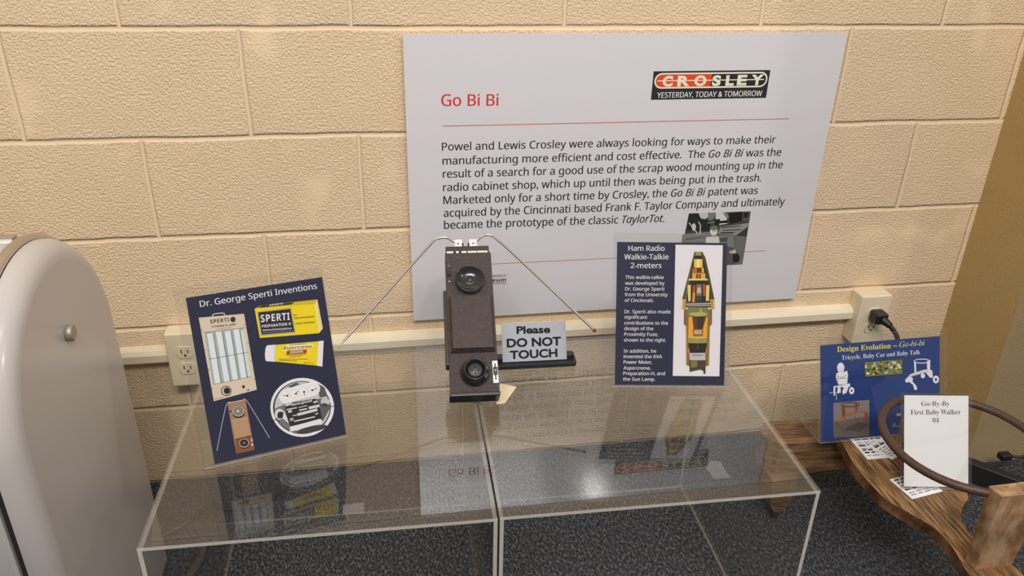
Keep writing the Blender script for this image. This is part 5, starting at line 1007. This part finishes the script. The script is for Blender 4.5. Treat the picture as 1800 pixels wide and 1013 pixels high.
b = MB(); b.box((-.006, .06, -D_+.001), (.004, .208, -.0125), M['brown2'], bev=.003); b.build('side_pocket', t)
for x0, x1, s in ((.0185, .0335, -1), (.0475, .0625, 1)):
    k = MB(); k.prism([(x0, H_+.011), (x1, H_+.011), (x1, H_+.027), (x1-.003 if s > 0 else x1, H_+.0295), (x0+.003 if s < 0 else x0, H_+.0295), (x0, H_+.027)], -.012, -.0095, M['white_metal'])
    k.box((x1-.0006 if s < 0 else x0-.003, H_+.011, -.024), (x1+.003 if s < 0 else x0+.0006, H_+.022, -.0095), M['slot'], bev=.0004)
    br = k.build('antenna_bracket', t)
    k = MB(); k.lathe([(.0017, -.0095), (.0016, -.0088), (.0001, -.0086)], M['slot'], ((x0+x1)/2, H_+.0205, 0), 12); k.build('rivet', br)
iv = fr.inverted()
AR = [(.4181, -.1783, .6513), (.4215, -.1771, .6519), (.4301, -.1703, .6551), (.4393, -.1674, .6565), (.4478, -.1699, .6553), (.4556, -.1776, .6517), (.4852, -.2156, .6338), (.6037, -.382, .554)]
AL = [(.3765, -.18, .6505), (.3723, -.1785, .6512), (.3632, -.1714, .6546), (.3548, -.169, .6557), (.3449, -.1711, .6547), (.3358, -.1766, .6522), (.305, -.2117, .6356), (.1725, -.366, .5617)]
for P_ in (AR, AL):
    pts = bez([iv @ Vector(q) for q in P_], 6)
    k = MB(); k.tube(pts, .0024, M['steel'], 12); an = k.build('antenna', t)
    if P_ is AR:
        k = MB(); tip = iv @ Vector(P_[-1]); k.lathe([(.0001, -.0035), (.0026, -.0026), (.0037, 0), (.0026, .0026), (.0001, .0035)], M['red'], tip, 18); k.build('tip', an)['label'] = 'red ball tip'
    else:
        k = MB(); k.tube([iv @ Vector(q) for q in ((.1735, -.365, .5622), (.1677, -.372, .5588))], .0019, M['steel'], 10); k.tube([iv @ Vector(q) for q in ((.1677, -.372, .5588), (.1535, -.3899, .5502))], .0011, M['steel'], 10); k.build('tip', an)['label'] = 'thin steel end section'
# prop behind the walkie-talkie
b = MB(); c0 = fr @ Vector((.02, .15, -D_-.0015)); c1 = fr @ Vector((.066, .15, -D_-.0015))
fy = c0.y+.006
b.prism([(c0.y-.004, c0.z-.010), (c0.y+.030, .4205), (c0.y-.05, .4205), (c0.y-.05, .4235), (c0.y+.022, .4235)], c0.x+.004, c1.x-.004, M['blackp'], axis=0)
tag(b.build('easel'), 'small black prop behind the leaning brown walkie-talkie', 'easel')
# small things lying on the acrylic
b = MB(); b.prism([(.429, -.355), (.445, -.33), (.473, -.344), (.443, -.394), (.428, -.394)], .4203, .4215, M['cream'])
tag(b.build('paper_tag'), 'cream card tag lying on the acrylic behind the walkie-talkie', 'tag')
TP = 'bits of clear tape on the risers'
b = MB(); b.prism([(.162, -.624), (.194, -.623), (.194, -.646), (.163, -.645)], .4202, .4204, M['tape']); tag(b.build('clear_tape'), 'small piece of clear tape near the front edge of the left riser', 'tape', TP)
b = MB(); b.prism([(.737, -.616), (.741, -.644), (.768, -.644), (.766, -.624), (.768, -.605), (.753, -.599)], .4202, .4204, M['tape']); tag(b.build('clear_tape'), 'torn strip of clear tape on top of the right riser', 'tape', TP)

# ------------------------------------------------------------ wooden baby walker
t = thing('baby_walker', 'antique wooden baby walker with an iron ring, on the carpet by the pier', 'baby walker', Matrix.Translation((1.25, -.52, 0)))
O = Vector((1.25, -.52, 0))
def rel(p): return (p[0]-O.x, p[1]-O.y)
seat = [(1.178, -.27), (1.172, -.345), (1.161, -.40), (1.157, -.46), (1.162, -.522), (1.182, -.562), (1.203, -.60), (1.209, -.64), (1.203, -.68), (1.194, -.72), (1.192, -.80), (1.198, -.84),
        (1.275, -.845), (1.284, -.80), (1.286, -.72), (1.272, -.675), (1.262, -.64), (1.268, -.60), (1.295, -.565), (1.325, -.54), (1.338, -.50), (1.342, -.44), (1.340, -.36), (1.338, -.27)]
ss = bez([(p[0], p[1], 0) for p in seat], 4)
b = MB(); b.prism([rel(p) for p in ss], ZS-.024, ZS, M['seatw'], side=M['darkw']); b.build('seat', t)
# posts
def post(pts, z0, z1, name='post'):
    bb = MB(); bb.prism([rel(p) for p in pts], z0, z1, M['postw']); return bb.build(name, t)
bb = MB()
lo = [(1.2085, -.689), (1.2125, -.709), (1.281, -.710), (1.279, -.687)]; hi = [(1.2085, -.682), (1.2125, -.709), (1.300, -.710), (1.297, -.680)]
lo = [rel(p)+(ZS,) for p in lo]; hi = [rel(p)+(.384,) for p in hi]
bb.add(lo+hi, [(3, 2, 1, 0), (4, 5, 6, 7), (0, 1, 5, 4), (1, 2, 6, 5), (2, 3, 7, 6), (3, 0, 4, 7)], M['postw']); bb.build('post', t)
post([(1.258, -.414), (1.298, -.418), (1.300, -.396), (1.260, -.392)], ZS, .360)
ring = [(1.268-O.x+.140*math.cos(a), -.549-O.y+.145*math.sin(a), .369+.0015*math.sin(3*a)) for a in [2*PI*k/64 for k in range(64)]]
b = MB(); b.tube(ring, .0075, M['iron'], 14, closed=True); b.build('ring', t)['label'] = 'rusty iron ring'
# cross-board, legs and casters under the back of the seat
bb = MB(); arc = [rel(p) for p in [(1.035, -.255), (1.04, -.285), (1.06, -.305), (1.10, -.312), (1.42, -.312), (1.455, -.30), (1.47, -.28), (1.47, -.24), (1.06, -.225)]]
bb.prism(arc, .120, ZS-.0245, M['crossw']); bb.build('crossboard', t)
for x in (1.075, 1.43):
    bb = MB(); pr = [(x-.03, .1195), (x+.03, .1195), (x+.024, .05), (x+.010, .028), (x-.010, .028), (x-.024, .05)]
    bb.prism([(z, xx-O.x) for xx, z in pr], -.325-O.y, -.285-O.y, M['crossw'], axis=1); lg_ = bb.build('leg', t)
    w_ = MB(); w_.lathe([(.0001, -.006), (.017, -.006), (.019, -.003), (.019, .003), (.017, .006), (.0001, .006)], M['grey_d'], seg=24)
    w_.build('caster', lg_, Matrix.Translation((x-O.x, -.305-O.y, .0195)) @ Matrix.Rotation(PI/2, 4, 'Y'))
    for dz in (.108, .07):
        k = MB(); k.lathe([(.003, 0), (.0025, .001), (.0001, .0014)], M['slot'], seg=10); k.build('nail', lg_, Matrix.Translation((x+.01-O.x, -.3251-O.y, dz)) @ Matrix.Rotation(PI/2, 4, 'X'))
bb = MB(); bb.box((1.21-O.x, -.835-O.y, .0), (1.265-O.x, -.79-O.y, ZS-.0245), M['darkw'], bev=.004); bb.build('leg', t)

# leaflets on the walker seat
def leaflet(x, y, z, ang, W_, H_, label, seed):
    t = thing('leaflet', label, 'leaflet', yawm(x, y, z, ang), 'leaflets on the walker seat'); bb = MB(); bb.box((0, 0, 0), (W_, H_, .0008), M['paper']); bb.build('sheet', t)
    rnd = random.Random(seed); items = []; yy = H_-.008
    while yy > .008:
        dark = rnd.random() < .35; x_ = .006
        while x_ < W_-.012:
            l = rnd.uniform(.006, .016); items.append(('P', (48, 46, 48) if dark else (110, 108, 112), [(x_, yy), (min(x_+l, W_-.005), yy), (min(x_+l, W_-.005), yy+(.0045 if dark else .0022)), (x_, yy+(.0045 if dark else .0022))])); x_ += l+.004
        yy -= .0085 if dark else .006
    art('printing', items, t, .0009)
leaflet(1.193, -.409, ZS+.0005, -1, .075, .07, 'small printed leaflet on the walker seat below the blue sign', 1)
leaflet(1.242, -.418, ZS+.0016, 25, .045, .055, 'printed slip lying over the leaflet near the rear walker post', 2)
leaflet(1.212, -.532, ZS+.0005, 10, .075, .06, 'printed leaflet on the walker seat under the white name card', 3)

# ------------------------------------------------------------ black rail and connector at the right
d = Vector((.075, -.081, 0)).normalized(); n_ = Vector((d.y, -d.x, 0))
a0 = Vector((1.60, -.225, 0)); L_ = .55
mw = Matrix(((d.x, -n_.x, 0, a0.x), (d.y, -n_.y, 0, a0.y), (0, 0, 1, 0), (0, 0, 0, 1)))
b = MB(); b.box((0, -.026, .0), (L_, 0, .052), M['rail'], bev=.002); o = b.build('floor_rail', None, mw)
tag(o, 'black box-section rail lying on the carpet in front of the pier', 'rail')
t = thing('connector_cable', 'thin black cable with a small connector lying over the black rail', 'cable', Matrix.Identity(4))
b = MB(); b.box((1.672, -.262, .0525), (1.700, -.242, .068), M['cord'], bev=.003); b.build('connector', t)
b = MB(); b.tube(bez([(1.699, -.252, .06), (1.725, -.262, .061), (1.76, -.258, .066), (1.80, -.25, .08), (1.90, -.235, .09)]), .0035, M['cord'], 10); b.build('cable', t)

# ------------------------------------------------------------ unseen panels added past the pier to shade the block wall and pier
for x0, x1, z0, z1, lab in ((1.99, 2.195, 1.65, 2.35, 'narrow white panel added out of view to shade the block wall'), (2.20, 2.85, 1.25, 2.35, 'wide white panel added out of view to shade the pier')):
    b = MB(); b.box((x0, -.985, z0), (x1, -.975, z1), M['paper'], bev=.002); tag(b.build('shade_panel'), lab, 'panel')
